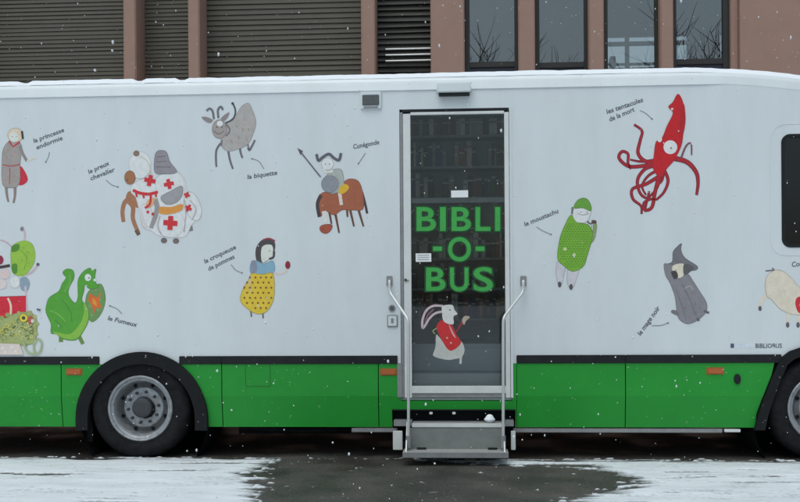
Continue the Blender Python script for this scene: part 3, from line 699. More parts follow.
d = Decal()                                             # dragon
GD = (70, 138, 48); GL = (112, 160, 62); GX = (88, 120, 62)
d.fill([(101, 284), (105.5, 299), (101, 314), (92, 322), (86, 312), (86, 298), (90, 290)], (92, 128, 78), line=(70, 105, 60)).dots([(96, 290), (100, 300), (98, 310), (92, 315), (90, 306)], 1.4, (108, 140, 88))
d.fill([(90, 293), (97, 298), (101, 292), (99, 302), (102, 308), (96, 308), (94, 314), (92, 305), (88, 300)], (196, 92, 44), False).fill([(92, 297), (96, 301), (97, 306), (93, 304)], (214, 130, 50), False)
d.stroke([(61, 334), (61, 342)], 4.5, GX, False).stroke([(79, 336), (83, 344)], 4, GX, False)
d.fill([(47, 303), (50, 297), (59, 291), (62, 284), (66, 278), (64, 275), (63, 272), (67, 269), (73, 270.5), (74, 278), (69, 288), (69, 296), (75, 303), (78, 297), (78, 281), (83, 272), (90, 268), (92, 271), (96, 269), (95, 276), (96, 283), (99, 287), (90, 289), (85, 285), (84, 291), (82, 300), (87, 308), (89, 319), (83, 332), (76, 340), (63, 339), (56, 334), (51, 333), (51, 324), (46, 312)], GD, line=(62, 112, 50))
d.fill([(84, 302), (88, 310), (88, 320), (83, 331), (76, 339), (63, 338), (53, 332), (60, 333), (70, 334), (80, 324), (84, 312)], GL).stroke([(50, 311), (58, 314), (66, 322)], 1.2, (98, 156, 66)).stroke([(62, 300), (70, 310), (72, 322)], 1, (58, 120, 44)).stroke([(55, 320), (63, 328)], 1, (58, 120, 44)).stroke([(70, 274), (70, 283), (64, 292)], 1, (98, 150, 66))
d.ell(88, 277.5, 3.2, 3.6, (208, 214, 212)).dots([(89, 278)], .8, INK).dots([(95, 280)], 1.6, (200, 208, 208))
d.build('painted_dragon', label='painted fat green dragon breathing orange fire')

d = Decal()                                             # knight on a caparisoned horse
WH = (204, 204, 202); BR = (140, 100, 76); RD = (172, 44, 50)
d.stroke([(130, 199), (125, 202), (122.5, 211), (123.5, 222)], 5, BR, w2=4).stroke([(128, 201), (133, 207), (133, 219), (138.5, 233)], 5, BR, w2=4).stroke([(136, 230), (139, 235)], 4, (92, 76, 70), False)
d.fill([(128, 192), (126, 200), (133, 206), (141, 208), (139, 200), (134, 192)], BR)
d.stroke([(186, 214), (189, 222), (191, 231)], 4.6, (105, 106, 112)).ell(164, 240.5, 3.2, 2.8, (98, 92, 92)).ell(176, 241, 3.2, 2.8, (98, 92, 92))
d.fill([(133, 184), (131, 192), (136, 198), (140, 214), (143, 227), (152, 231), (160, 236), (184, 237), (191, 226), (199, 216), (200, 211), (193, 202), (187, 190), (184, 178), (176, 171), (163, 172), (153, 180), (146, 178)], WH, line=(158, 160, 164))
d.fill([(142, 205), (150, 206), (152, 220), (149, 230), (143, 226), (140, 214)], (196, 198, 198), line=(158, 160, 164)).ell(192.5, 206, 8, 15, (202, 202, 200), (158, 160, 164), .6, -.35).ell(170.5, 223.5, 14.5, 14, (206, 206, 204), (158, 160, 164)).fill([(157, 178), (168, 172), (178, 173), (184, 182), (184, 200), (180, 210), (164, 212), (158, 200), (156, 188)], (208, 208, 206), line=(158, 160, 164))
d.ell(140, 165, 11, 13.5, (206, 208, 202), (158, 160, 164)).ell(136.5, 153.5, 3.2, 3, (112, 98, 90)).stroke([(140, 156), (148, 162), (151, 174)], 1, (168, 168, 150))
d.ell(130, 177.5, 5.4, 6.8, (138, 96, 68), (95, 72, 60)).dots([(127.5, 180)], .8, INK)
d.fill([(155, 156), (158, 151), (163, 150.5), (167, 153), (170, 162), (177, 172), (166, 174), (155, 172)], (122, 122, 130), line=(92, 92, 100)).stroke([(156, 162), (167, 161)], .8, (90, 90, 98), False).stroke([(156, 167), (171, 167)], .8, (90, 90, 98), False).stroke([(157, 157), (166, 156)], .8, (90, 90, 98), False)
d.stroke([(155, 199), (157, 210), (151, 228)], 5.5, (130, 130, 132), w2=4).stroke([(140, 208), (143, 220), (147, 228)], 3, (176, 180, 182))
d.fill([(161, 197), (171, 191), (182, 186), (182, 196), (175, 203), (166, 204)], (134, 136, 142), line=(110, 112, 118)).fill([(160, 207), (171, 207), (182, 204), (182, 210), (171, 214), (160, 213.5)], (204, 130, 62)).fill([(148, 200), (155, 198), (152, 206), (146, 208)], (200, 150, 110))
d.stroke([(133, 190), (140, 193), (149, 194), (158, 192)], 3, RD).stroke([(136, 192), (137, 197)], 2, RD, False).stroke([(143, 193), (144, 198)], 2, RD, False).stroke([(151, 194), (150, 204), (145, 208)], 2.2, RD).stroke([(156, 192), (156, 197)], 2, RD, False)
d.cross(150, 180.5, 5.6, RD, .2).cross(169, 184, 5, RD, -.2).cross(170.5, 223, 7, RD, .08).cross(188.5, 208, 3.6, RD, .5).cross(187, 195, 3, RD, .3).dots([(148, 212), (153, 214)], 1.6, RD)
d.stroke([(160, 216), (158, 226), (162, 235)], .7, (140, 140, 145)).stroke([(184, 198), (186, 212), (184, 232)], .7, (150, 150, 152)).stroke([(190, 200), (196, 209), (192, 220)], .7, (150, 150, 152))
d.build('painted_knight', label='painted knight and horse in white cloth with red crosses')

d = Decal()                                             # goat
GT = (146, 147, 146); DK = (92, 94, 102)
for q in ([(221, 143), (216.5, 150), (216, 160), (216.5, 167)], [(228, 149), (230, 160), (233, 169)], [(240, 147), (240.5, 152), (242.5, 158)], [(247, 141), (249, 150), (252, 146), (255, 140)]): d.stroke(q, 2.4, DK, w2=2)
d.fill([(226, 124), (236, 115), (241, 107), (248, 103), (252, 109), (256, 122), (253, 134), (248, 144), (238, 149), (227, 151), (221, 144), (222, 134)], GT, line=(126, 122, 120))
d.stroke([(225.5, 123), (233, 119), (235.5, 111), (232.8, 103)], 1.8, (70, 72, 80)).dots([(232.7, 103.5)], 1.5, (60, 62, 70))
d.fill([(201.5, 117), (207, 117), (213, 120), (210, 123), (205, 121)], (120, 118, 120)).fill([(221, 118), (229, 112), (228, 117), (224, 121)], (120, 118, 120))
d.stroke([(214, 119), (212.5, 111), (209.5, 108.5), (206.5, 111)], 2.2, DK).stroke([(218.5, 118), (218, 110), (221, 106.6), (223, 110)], 2.2, DK)
d.ell(219.5, 129, 7.4, 9.4, (136, 132, 132), (98, 98, 102)).ell(220, 123.5, 3, 2.8, (212, 214, 212)).stroke([(214, 131), (219, 134), (224, 131)], .8, (90, 90, 95)).dots([(217, 127), (222, 127)], .8, INK)
d.stroke([(226, 136), (230, 130), (226, 124)], 1.2, DK).stroke([(222, 140), (221.5, 146)], 1.2, DK, False)
for a, b_ in ((236, 125), (244, 118), (248, 128), (238, 136), (246, 138), (231, 140), (242, 128)): d.stroke([(a, b_), (a + 1.5, b_ + 3)], .6, (126, 122, 118), False)
d.build('painted_goat', label='painted grey goat with curled horns and raised tail')

d = Decal()                                             # helmeted rider on a brown horse
BH = (138, 82, 60); BK = (62, 52, 56)
for q in ([(329, 210), (331.5, 224)], [(335, 212), (339.2, 233)], [(347, 208), (347.5, 217)], [(350, 209), (354, 226.5)], [(358, 208), (363.5, 226.5)]): d.stroke(q, 2.6, (88, 62, 54), w2=1.8)
d.stroke([(362, 192), (365, 203), (367.2, 213.5)], 2.4, BK)
d.fill([(318, 204), (319, 196), (325, 192), (334, 194), (341, 189), (345, 181), (352, 178.8), (359, 182), (363, 194), (363, 209), (352, 210), (342, 210), (334, 215), (326, 211), (321, 216), (318, 212)], BH, line=(100, 62, 50))
d.stroke([(321, 195), (317.5, 204), (319.5, 217)], 3.6, BK).stroke([(324, 211), (325.5, 222)], 4.6, (196, 188, 184), False).fill([(320, 227), (325, 224.5), (332, 225), (331, 230), (326, 233.5), (321, 231.5)], (140, 72, 52), line=(95, 55, 45)).dots([(323, 229)], .7, BK)
d.stroke([(339.3, 191), (341.5, 205)], 3.4, (188, 180, 176), False)
d.fill([(330, 172), (336, 169), (342, 171), (344, 187), (339, 192.5), (326, 191), (323, 181)], (142, 152, 150), line=(110, 118, 120))
d.fill([(339, 188), (345, 184), (349, 187), (346, 192), (340, 194)], (198, 152, 46))
d.ell(330, 184, 8.6, 8.6, (118, 126, 136), (92, 98, 106))
d.ell(327.5, 164, 6, 6, (206, 206, 202), (150, 148, 146)).stroke([(323, 169), (327, 172), (333, 171)], 2.2, (188, 190, 186))
d.stroke([(316.5, 154), (318.5, 160.5), (323, 157), (329, 154), (334, 158), (339, 160), (341, 153)], 2.8, (78, 82, 92)).dots([(325.5, 164), (329.5, 164)], .6, INK)
d.stroke([(320.7, 177), (299.5, 150.5)], 1.3, (84, 86, 94), False).fill([(297.5, 148), (303, 151), (300.5, 155)], (72, 76, 84), False)
d.build('painted_rider', label='painted rider in horned helmet with a lance on a brown horse')

d = Decal()                                             # woman in a yellow skirt holding an apple
d.stroke([(250.7, 309), (251.5, 317)], 1.6, (92, 88, 86), False).stroke([(262.7, 311), (263.2, 318.5)], 1.6, (92, 88, 86), False)
d.fill([(256, 259), (256, 248), (262, 240), (270, 239), (275, 243), (274, 252), (266, 262), (259, 262)], (64, 62, 66))
d.fill([(262, 247), (271.5, 245), (273, 253), (269, 259), (262, 262)], (200, 194, 188)).stroke([(269, 259), (273.5, 257), (274, 251)], 2.2, (64, 62, 66)).stroke([(263, 240), (269, 238.5), (275, 241)], 1.6, (128, 50, 64)).dots([(269.5, 251)], .6, INK)
d.stroke([(272, 272), (279, 274), (286, 271.5), (287.5, 268)], 1.6, (186, 176, 170)).ell(287.8, 265, 2.6, 4, (120, 34, 48))
d.fill([(251, 263), (257, 261), (264, 264), (273, 261), (273, 273), (252, 274)], (110, 150, 172), line=(90, 120, 142)).fill([(251, 262), (256, 261), (257, 270), (252, 274)], (116, 122, 140))
d.fill([(252, 273.5), (262, 274.5), (272.6, 273.5), (274.5, 288), (273, 301), (267, 311), (259, 314), (250, 310.5), (240.5, 301), (243, 289), (248, 281)], (190, 166, 52), line=(140, 120, 55))
d.stroke([(251, 276), (249.5, 284), (251, 292)], 2, (176, 164, 130))
dd = [(a + (b_ % 2) * 2.6 - 1, 277.5 + b_ * 5.1) for b_ in range(7) for a in (245.5, 251, 256.4, 261.8, 267.2, 272.4)]
dd = [q for q in dd if 241 + max(0, (296 - q[1]) * .42) < q[0] < 273.5 and (q[1] < 306 or 250 < q[0] < 268) and q[1] < 311.5]
d.dots(dd, 1.15, (118, 74, 40))
d.build('painted_apple_eater', label='painted woman in a yellow spotted skirt holding a red apple')

d = Decal()                                             # man in green
d.fill([(558, 260), (566, 264), (564, 274), (561.5, 285), (558, 284), (556, 272)], (168, 173, 182), line=(132, 136, 144)).fill([(569, 268), (579, 268), (576, 280), (572.5, 288), (568.5, 286), (567, 278)], (168, 173, 182), line=(132, 136, 144)).ell(559.6, 284.5, 1.8, 3, (74, 72, 78)).ell(571, 287, 1.9, 3, (74, 72, 78))
d.stroke([(588, 244), (593, 238), (595, 227), (594.5, 223)], 4, (112, 134, 92)).ell(594, 222, 2.6, 2, (78, 62, 62)).stroke([(586, 220), (591, 224), (592.5, 220)], 1.3, (84, 72, 76))
d.fill([(571, 215), (577, 222), (588, 225), (592.5, 232), (591, 243), (587, 256), (583.6, 266), (573, 271.5), (564, 266), (557.5, 258), (560, 238), (565, 225)], (98, 150, 48), line=(74, 112, 46))
gp = [(558 + a * 2.7 + (b_ % 2) * 1.35, 224 + b_ * 2.5) for b_ in range(18) for a in range(13)]
gp = [q for q in gp if 560 + max(0, (238 - q[1]) * .55) < q[0] < 592 - max(0, (q[1] - 243) * .38) and q[1] < 268 and not (q[1] > 260 and q[0] < 565)]
d.dots(gp, .62, (66, 108, 38)); d.dots([(565, 249), (574, 255)], 1.7, (168, 182, 150))
d.fill([(574, 209), (580, 207), (590, 210), (590, 215), (586, 222), (577, 222), (573, 216)], (208, 210, 204), line=(150, 152, 150)).stroke([(572.5, 207), (572, 214)], 1.8, (92, 96, 96), False)
d.fill([(574, 208), (577, 201), (583, 198), (588, 200), (591, 206), (590.5, 211), (583, 208)], (88, 140, 56), line=(66, 104, 48)).stroke([(578, 213.5), (583, 215), (589, 213.5)], .7, (130, 132, 132)).dots([(581, 212), (587, 212)], .6, INK)
d.build('painted_green_man', label='painted man in green knitted tunic and cap with a pipe')

d = Decal()                                             # squid
SQ = (162, 26, 34); SD = (98, 36, 50)
TT = [([(656, 162), (645, 161), (638, 153), (640, 141), (642, 131), (634, 124.5)], 3.4, 1.8), ([(656, 163), (642, 166), (628, 166), (619, 158), (622, 151.5), (628, 154), (628, 163), (631, 169)], 3.2, 1.8),
      ([(657, 165), (645, 169), (637.5, 180), (640, 193), (647, 198), (649, 191)], 3.0, 1.6), ([(661, 175), (646, 184), (632.5, 189), (633, 199), (641, 206), (641.5, 214)], 3.0, 1.6),
      ([(660, 172), (655, 192), (652, 207), (645, 210), (644, 203), (651, 199), (656, 200)], 3.2, 1.6), ([(663, 168), (668, 180), (664, 192), (656, 200)], 2.8, 1.6), ([(664, 168), (662, 180), (656, 186)], 2.4, 1.4),
      ([(658, 170), (648, 176), (642, 186), (646, 195)], 2.2, 1.2), ([(661, 174), (657, 188), (648, 199), (645, 212)], 2.0, 1.0), ([(655, 160), (641, 161.5), (630, 159.5)], 2.2, 1.2),
      ([(673, 158), (687, 162), (696, 172), (698, 183), (696.5, 195)], 4.6, 2)]
for q, a, b_ in TT: d.stroke(q, a + .9, SD, True, b_ + .7)
for q, a, b_ in TT: d.stroke(q, a - .6, (146, 32, 42), True, b_ - .8)
d.stroke([(681, 158), (686, 146), (691, 143.5), (691.5, 155)], 2, (104, 66, 80), w2=1.4)
d.fill([(678, 94), (683, 103), (685, 120), (683, 134), (681, 146), (674, 160), (667, 168), (660, 177), (653, 168), (654, 155), (656, 142), (662, 138), (667, 126), (673, 113), (668.5, 107), (673, 102)], SQ, line=(138, 34, 44))
d.fill([(684, 104), (685.5, 120), (683, 134), (680, 128), (681, 114)], (148, 28, 36)).dots([(672, 109)], 1.3, (200, 170, 172))
d.ell(670.3, 147.2, 6.9, 6.9, (196, 206, 210)).ell(659.5, 139, 2.4, 3.2, (196, 206, 210)).dots([(671, 148)], .9, (140, 60, 66))
d.build('painted_squid', label='painted red giant squid with curling tentacles')

d = Decal()                                             # magician in grey
GW = (112, 115, 122)
d.fill([(681.5, 243.5), (681, 250), (685, 258), (697, 266), (696, 270), (688, 271), (684, 275), (673, 266), (664.5, 264.5), (672, 262), (673, 252), (677, 247)], (96, 98, 106), line=(78, 80, 88))
d.fill([(664, 264.5), (668, 264), (677, 266), (688, 274), (693, 281), (700, 292), (706.5, 303), (706, 312), (698, 320), (688, 324), (680, 320), (677, 313), (675, 297), (670, 283), (665.5, 275)], GW, line=(92, 92, 98))
d.fill([(673, 265.5), (684, 264), (683.5, 275), (678, 278), (673, 273)], (196, 184, 170)).fill([(671, 272), (676, 271), (678, 277), (674, 279)], (58, 56, 60)).fill([(684, 264), (694, 267), (690, 272), (684, 275)], (76, 80, 84))
d.fill([(677, 311), (672, 310), (671.5, 313), (679, 316)], (100, 100, 106)).stroke([(704, 311), (709, 313)], 2.4, (84, 84, 90), False).stroke([(697, 318), (699, 321)], 2.4, (84, 84, 90), False)
d.stroke([(684, 289), (690, 286), (693, 290)], 1, (142, 142, 146)).stroke([(682, 284), (690, 300), (696, 316)], .7, (96, 96, 102)).stroke([(676, 290), (682, 306), (686, 320)], .7, (98, 98, 104)).dots([(676, 270)], .5, INK).dots([(688, 295), (695, 304), (685, 308), (700, 308)], .9, (102, 100, 104))
d.build('painted_magician', label='painted magician in a grey robe and pointed hat')

d = Decal()                                             # pig
PG = (206, 182, 170)
d.stroke([(770, 292), (762, 300), (760.2, 307)], 4.4, PG, w2=3).ell(760, 308.5, 1.8, 2.6, (82, 82, 88)).stroke([(789, 308), (787.8, 322)], 4.4, PG, False, 3).ell(787.6, 325, 1.8, 2.8, (82, 82, 88)).stroke([(799, 310), (798, 322)], 4, PG, False, 3).ell(798, 325, 1.8, 2.8, (82, 82, 88)).stroke([(818, 310), (819, 322)], 4, PG, False, 3)
d.fill([(765, 285), (768, 275), (776, 270), (784, 272), (792, 279), (801, 288), (816, 286), (826, 292), (826, 304), (812, 312), (800, 315), (788, 313), (779, 308), (772, 300), (767, 296)], PG, line=(150, 142, 138))
d.fill([(796, 299), (800, 296.5), (806, 298), (806, 311), (799, 313), (795.5, 306)], (168, 40, 52)).ell(802, 305, 2.4, 3.2, (210, 170, 168)).stroke([(765.5, 271), (770, 270.5), (774, 270), (772, 268)], 1.2, (96, 92, 96)).dots([(819, 294), (824, 298)], .9, INK)
d.build('painted_pig', label='painted pink pig wearing something red')

# captions with their little arrows
CI = (70, 77, 84)
for txt, a, b_, h in (('la princesse', (34, 143), (64.5, 131.5), 4.6), ('endormie', (37, 149.5), (63, 139.5), 4.6), ('le preux', (89, 174), (110, 164.5), 4.6), ('chevalier', (91, 180.5), (115.5, 171), 4.6),
                      ('la biquette', (247.5, 179), (277.5, 174.5), 4.6), ('Cunégonde', (353.5, 149), (379.5, 144), 4.8), ('la croqueuse', (205, 263.5), (236.5, 248.5), 4.6), ('de pommes', (209, 271), (235, 258), 4.6),
                      ('le Fumeux', (107.5, 320), (137, 327), 4.6), ('le moustachu', (525, 226.5), (559, 212.5), 4.6), ('les tentacules', (607, 114), (643.5, 101.5), 4.8), ('de la mort', (610, 121.5), (635, 111), 4.8),
                      ('le mage noir', (640.5, 336), (660.5, 308), 4.8), ('Compère', (792, 267), (816, 264), 5)):
    text_mesh(txt, 'caption', a, b_, h, CI)
for q in ([(49.5, 152), (48.5, 157), (45.8, 162)], [(106, 180), (112, 185), (118, 187)], [(264, 169), (259, 161.5), (252, 158.7)], [(365.5, 153), (358.5, 163.5)], [(231, 264.5), (235.5, 270), (242, 273)],
          [(110, 306), (117, 309), (122, 314)], [(536.5, 227), (543, 231), (551, 234.5)], [(640, 110.5), (646, 113.5), (652, 119)], [(652, 325.8), (661, 325.5), (668, 323)]):
    d = Decal(); d.stroke(q, 1.0, (118, 128, 134)); tip = q[-1] if q[0][0] != 110 else q[0]; d.dots([tip], 1.0, (104, 112, 118)); d.build('caption_arrow')
# small lettering above the strip at the right
d = Decal(); d.fill([(730.5, 343.6), (734, 343.6), (734, 348), (730.5, 348)], (64, 74, 96), False).fill([(735, 343.6), (753.5, 343.6), (753.5, 348), (735, 348)], (172, 186, 204), False)
d.build('small_badge')
text_mesh('BIBLIOBUS', 'small_lettering', (755.5, 348), (782, 347.9), 4.4, (66, 74, 80), 0)

# BIBLI-O-BUS on the door glass
GLT, GDK = (50, 140, 64), (16, 58, 27)
def letter(ch, x, y, w_, h_):
    mb = MB(); box_ = None
    for off_, yy, c_ in ((.018, -.0006, GLT), (.060, 0.0, GDK)):
        cu = bpy.data.curves.new('t', 'FONT'); cu.body = ch; cu.size = 1; cu.offset = off_; cu.resolution_u = 6
        to = bpy.data.objects.new('tmp', cu); C.objects.link(to); bpy.context.view_layer.update()
        me = bpy.data.meshes.new_from_object(to.evaluated_get(bpy.context.evaluated_depsgraph_get())); bpy.data.objects.remove(to)
        V = [(v.co.x, v.co.y) for v in me.vertices]
        if box_ is None: box_ = (min(a for a, b_ in V), max(a for a, b_ in V), min(b_ for a, b_ in V), max(b_ for a, b_ in V))
        x0_, x1_, y0_, y1_ = box_; sx = w_ / (x1_ - x0_); sy = h_ / (y1_ - y0_)
        pts = [at(x + (a - x0_) * sx, y + h_ - (b_ - y0_) * sy, .0095 + yy) for a, b_ in V]
        mb.add(pts, [tuple(p_.vertices) for p_ in me.polygons], pc(c_))
    return mb.build('letter_' + {'-': 'hyphen'}.get(ch, ch.lower()), door)
for q in [('B', 416.5, 207, 19.5, 24), ('I', 440, 207, 5.8, 24), ('B', 451.5, 207, 19.5, 24), ('L', 475.5, 207, 15, 24), ('I', 495, 207, 5.2, 24),
          ('-', 433, 246.5, 9, 4.5), ('O', 448, 237, 23, 24.5), ('-', 475.5, 246.5, 9, 4.5), ('B', 426, 267.5, 19.5, 23.5), ('U', 450, 267.5, 18.5, 24), ('S', 473.5, 267, 19.5, 24.5)]: letter(*q)
d = Decal(0.010, .0006)                                 # hare on the glass
EA = (170, 158, 166)
d.stroke([(443, 306), (433, 306), (426, 311), (422.5, 320), (422.5, 328), (425.5, 325), (429, 319), (435, 313.5), (443, 311.5)], 2.2, EA)
d.stroke([(434, 309), (428, 315), (425, 322)], 1.4, (112, 84, 96))
d.fill([(436, 335), (440, 338), (450, 350), (460, 341), (464.5, 349), (462, 357), (455, 359), (448, 360), (438, 358), (433, 355), (435.5, 347)], (158, 166, 164)).stroke([(461, 354), (460.5, 364)], 2.4, (158, 166, 164))
d.fill([(442, 320), (450.7, 323), (456, 334), (461, 343), (451, 351), (444, 344), (438, 332), (436.5, 326)], (168, 40, 44)).fill([(448, 322), (452, 330), (456, 338), (452, 334)], (196, 140, 140)).dots([(447, 338), (451, 343)], 1, (198, 150, 146))
d.stroke([(456, 332), (460, 326), (463, 321)], 2, (120, 48, 52)).fill([(462, 320), (465, 316), (470, 317), (466, 321), (464, 325)], (150, 142, 130))
d.fill([(442.5, 306), (452, 305), (454.5, 310), (457.5, 314), (453.5, 316.5), (453.5, 324), (447, 323.5), (443, 320), (442, 312)], (178, 184, 186)).dots([(450, 310)], .8, INK).stroke([(437, 328), (433, 331), (435, 334)], 1.2, (120, 130, 90))
d.build('painted_hare', door, 'painted white hare in a red jacket')

# ================================================================== books
BC = [('dark brown', (.13, .085, .07)), ('grey', (.34, .34, .34)), ('cream', (.66, .62, .54)), ('dark green', (.08, .15, .10)), ('dull red', (.32, .09, .08)), ('navy', (.08, .09, .18)), ('black', (.03, .03, .033)), ('tan', (.42, .32, .22))]
BMt = {k: mat('book_' + k.replace(' ', '_'), v, .6, noise=.5, nscale=30, dark=.7) for k, v in BC}
ordn = ['topmost', 'second', 'third', 'fourth', 'fifth', 'sixth', 'lowest']
rb = random.Random(11)
for si, z in enumerate(shelf_z):
    x = SHX0 + .02
    top = (shelf_z[si - 1] - .03 if si else z_gut - .03) - z
    while x < SHX1 - .08:
        if rb.random() < .08: x += rb.uniform(.04, .14)
        wd = rb.uniform(.022, .062); h_ = min(top - .03, rb.uniform(.19, .30)); dp = rb.uniform(.15, .2)
        nm, _ = rb.choice(BC)
        if x + wd > SHX1 - .01: break
        yb = 1.27 + rb.uniform(0, .03)
        mb = MB().bx(x, x + wd - .002, yb, yb + dp, z + .001, z + .001 + h_, BMt[nm], .003)
        mb.box(x + .002, x + wd - .004, yb - .0005, yb + .0005, z + h_ * .72, z + h_ * .80, BMt['cream' if nm != 'cream' else 'grey'])
        tag(mb.build('book', origin=(x + wd / 2, yb + dp / 2, z)), '%s book spine upright on the %s shelf behind the glass door' % (nm, ordn[si]), 'book', 'books on the %s shelf behind the door, %s ones' % (ordn[si], nm))
        x += wd

# lump of snow on the upper step, snow on the roof
def lump(c, r_, name, seed, flat=.7):
    bm = bmesh.new(); bmesh.ops.create_icosphere(bm, subdivisions=3, radius=1); q = random.Random(seed); ph = [q.uniform(0, 6) for _ in range(6)]
    for v in bm.verts:
        k = 1 + .13 * math.sin(3.1 * v.co.x + ph[0]) + .11 * math.sin(4.3 * v.co.y + ph[1]) + .1 * math.sin(5.2 * v.co.z + ph[2]); v.co *= k * r_; v.co.z *= flat
        v.co += Vector(c)
    bm.verts.index_update(); mb = MB().add([v.co[:] for v in bm.verts], [[v.index for v in f.verts] for f in bm.faces], M_ROOFSNOW, True); bm.free()
    return mb.build(name, origin=c)
c = at(489.5, 416, -.06); c.z = zt1 + .035
tag(lump(c, .055, 'snow_lump', 3), 'small white lump of snow resting on the upper entrance step', 'snow')
rsn = MB(); vs = []; xs2 = np.arange(XB + .02, XT + .9, .05)
prof = [(.045, .0), (.05, .012), (.09, .022), (.3, .03), (.62, .03), (1.32, .03), (2.2, .03), (2.42, .02), (2.45, -.02)]
for x in xs2:
    nz = fbm(np.array([x * 1.3]), np.array([3.3]))[0]; n2 = fbm(np.array([x * 5]), np.array([8.3]))[0]
    th = .004 + .022 * (nz - .3) + .010 * (n2 - .5) + .010 * (fbm(np.array([x * 21]), np.array([1.3]))[0] - .5)
    if any(abs(x - wx(q)) < .05 for q in (20.5, 139, 181)): th = -.012
    zt = ztop(x)
    for y, h_ in prof:
        base = zt + (.03 if .6 < y < 1.9 else .0) - (.04 if y < .06 or y > 2.44 else .012 if y < .1 else 0)
        vs.append((x, y + (.02 * (n2 - .5)), base + (h_ + th) * (1 if y > .06 else .6)))
k = len(prof)
rsn.add(vs, [(i * k + j, i * k + j + 1, (i + 1) * k + j + 1, (i + 1) * k + j) for i in range(len(xs2) - 1) for j in range(k - 1) if not (HX0 - .06 < xs2[i] < HX1 + .03 and prof[j][0] == .62)], M_ROOFSNOW, True)
tag(rsn.build('roof_snow'), 'thin layer of white snow lying along the roof of the bus', 'snow', kind='stuff')

# ================================================================== THE BUILDING BEHIND
YP, YW, YG = 9.4, 9.95, 9.62       # pillar fronts, blinds, glazing
BX0, BX1 = wx(-420, 20, YP), wx(1250, 20, YP)
BT = 13.5
bld = thing('office_building', (0, YP, 0), 'reddish brown stone building with tall pillars, slatted blinds and narrow dark windows behind the bus', 'building')
SILL = wz(74, 400, YG) - .25
w_ = MB(); 
GX0, GX1 = wx(466, 30, YP), wx(741, 30, YP)
w_.box(BX0, GX0, YW + .35, YW + .6, 0, BT, M_STONE2)                      # wall behind the blinds
w_.box(GX1, BX1, YW + .35, YW + .6, 0, BT, M_STONE2)
w_.box(GX0, GX1, YW + .35, YW + .6, 0, SILL, M_STONE2)
w_.box(BX0, wx(735, 20, YP), YP + .1, YW + .35, 0, SILL, M_STONE2)
w_.box(wx(740, 30, YP), BX1, YP, YW + .35, 0, BT, M_STONE2)               # broad right wall
w_.box(BX0, wx(740, 30, YP) - .002, YP, YW + .35, 10.6, BT, M_STONE2)
w_.box(BX0, BX1, YW + .6, YW + 9, BT - .3, BT, M_STONE2)
w_.box(BX0, BX0 + .3, YW + .6, YW + 9, 0, BT - .3, M_STONE2); w_.box(BX1 - .3, BX1, YW + .6, YW + 9, 0, BT - .3, M_STONE2)
w_.build('wall', bld)
pillars = [(-330, -305), (-190, -172), (-62, -38), (123.2, 135.8), (188, 199.5), (361, 375), (430.5, 464.5), (518.5, 535), (589, 604), (660.5, 673.5)]
for a, b_ in pillars:
    yb = YW + .348 if a < 500 else YG + .12
    MB().bx(wx(a, 30, YP), wx(b_, 30, YP), YP, yb, .0, 10.598, M_STONE, .02).build('pillar', bld)
MB().bx(wx(740, 30, YP) - .14, wx(740, 30, YP) - .003, YP + .12, YW + .3, 0, 10.59, M_STONE, .01).build('pillar', bld)
# the room behind the glazed bays, with windows in its far wall
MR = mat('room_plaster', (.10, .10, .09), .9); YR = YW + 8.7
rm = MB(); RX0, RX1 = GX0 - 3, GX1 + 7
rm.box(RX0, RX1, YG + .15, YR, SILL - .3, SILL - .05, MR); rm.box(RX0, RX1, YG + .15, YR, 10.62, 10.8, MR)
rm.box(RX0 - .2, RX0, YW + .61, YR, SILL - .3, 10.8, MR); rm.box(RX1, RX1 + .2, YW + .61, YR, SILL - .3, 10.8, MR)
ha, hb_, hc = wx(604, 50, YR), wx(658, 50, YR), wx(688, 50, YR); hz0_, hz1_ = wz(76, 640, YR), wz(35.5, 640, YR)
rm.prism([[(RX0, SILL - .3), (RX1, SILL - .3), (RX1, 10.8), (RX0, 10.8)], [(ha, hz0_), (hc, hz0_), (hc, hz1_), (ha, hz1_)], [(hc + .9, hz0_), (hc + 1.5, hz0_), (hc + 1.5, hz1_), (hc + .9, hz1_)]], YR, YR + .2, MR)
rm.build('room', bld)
rw = MB(); MF = mat('far_window_frame', (.16, .18, .18), .5)
for px in (627, 659, 674): rw.box(wx(px, 50, YR) - .06, wx(px, 50, YR) + .06, YR - .03, YR + .03, hz0_, hz1_, MF)
for py, hh in ((43.5, .06), (64, .035), (68.5, .03)): z = wz(py, 640, YR); rw.box(ha, hc, YR - .029, YR + .029, z - hh, z + hh, MF)
rw.build('far_window', bld)
sh = MB(); zs = wz(70, 615, YR - .5); sh.box(wx(610, 50, YR - .5), wx(615, 50, YR - .5), YR - .6, YR - .3, zs - .6, wz(57, 612, YR - .5), MF)
sh.box(ha - 2, hc + 2, YR - 1.6, YR - .8, SILL - .05, wz(77, 640, YR - 1), MF); sh.build('cupboard', bld)
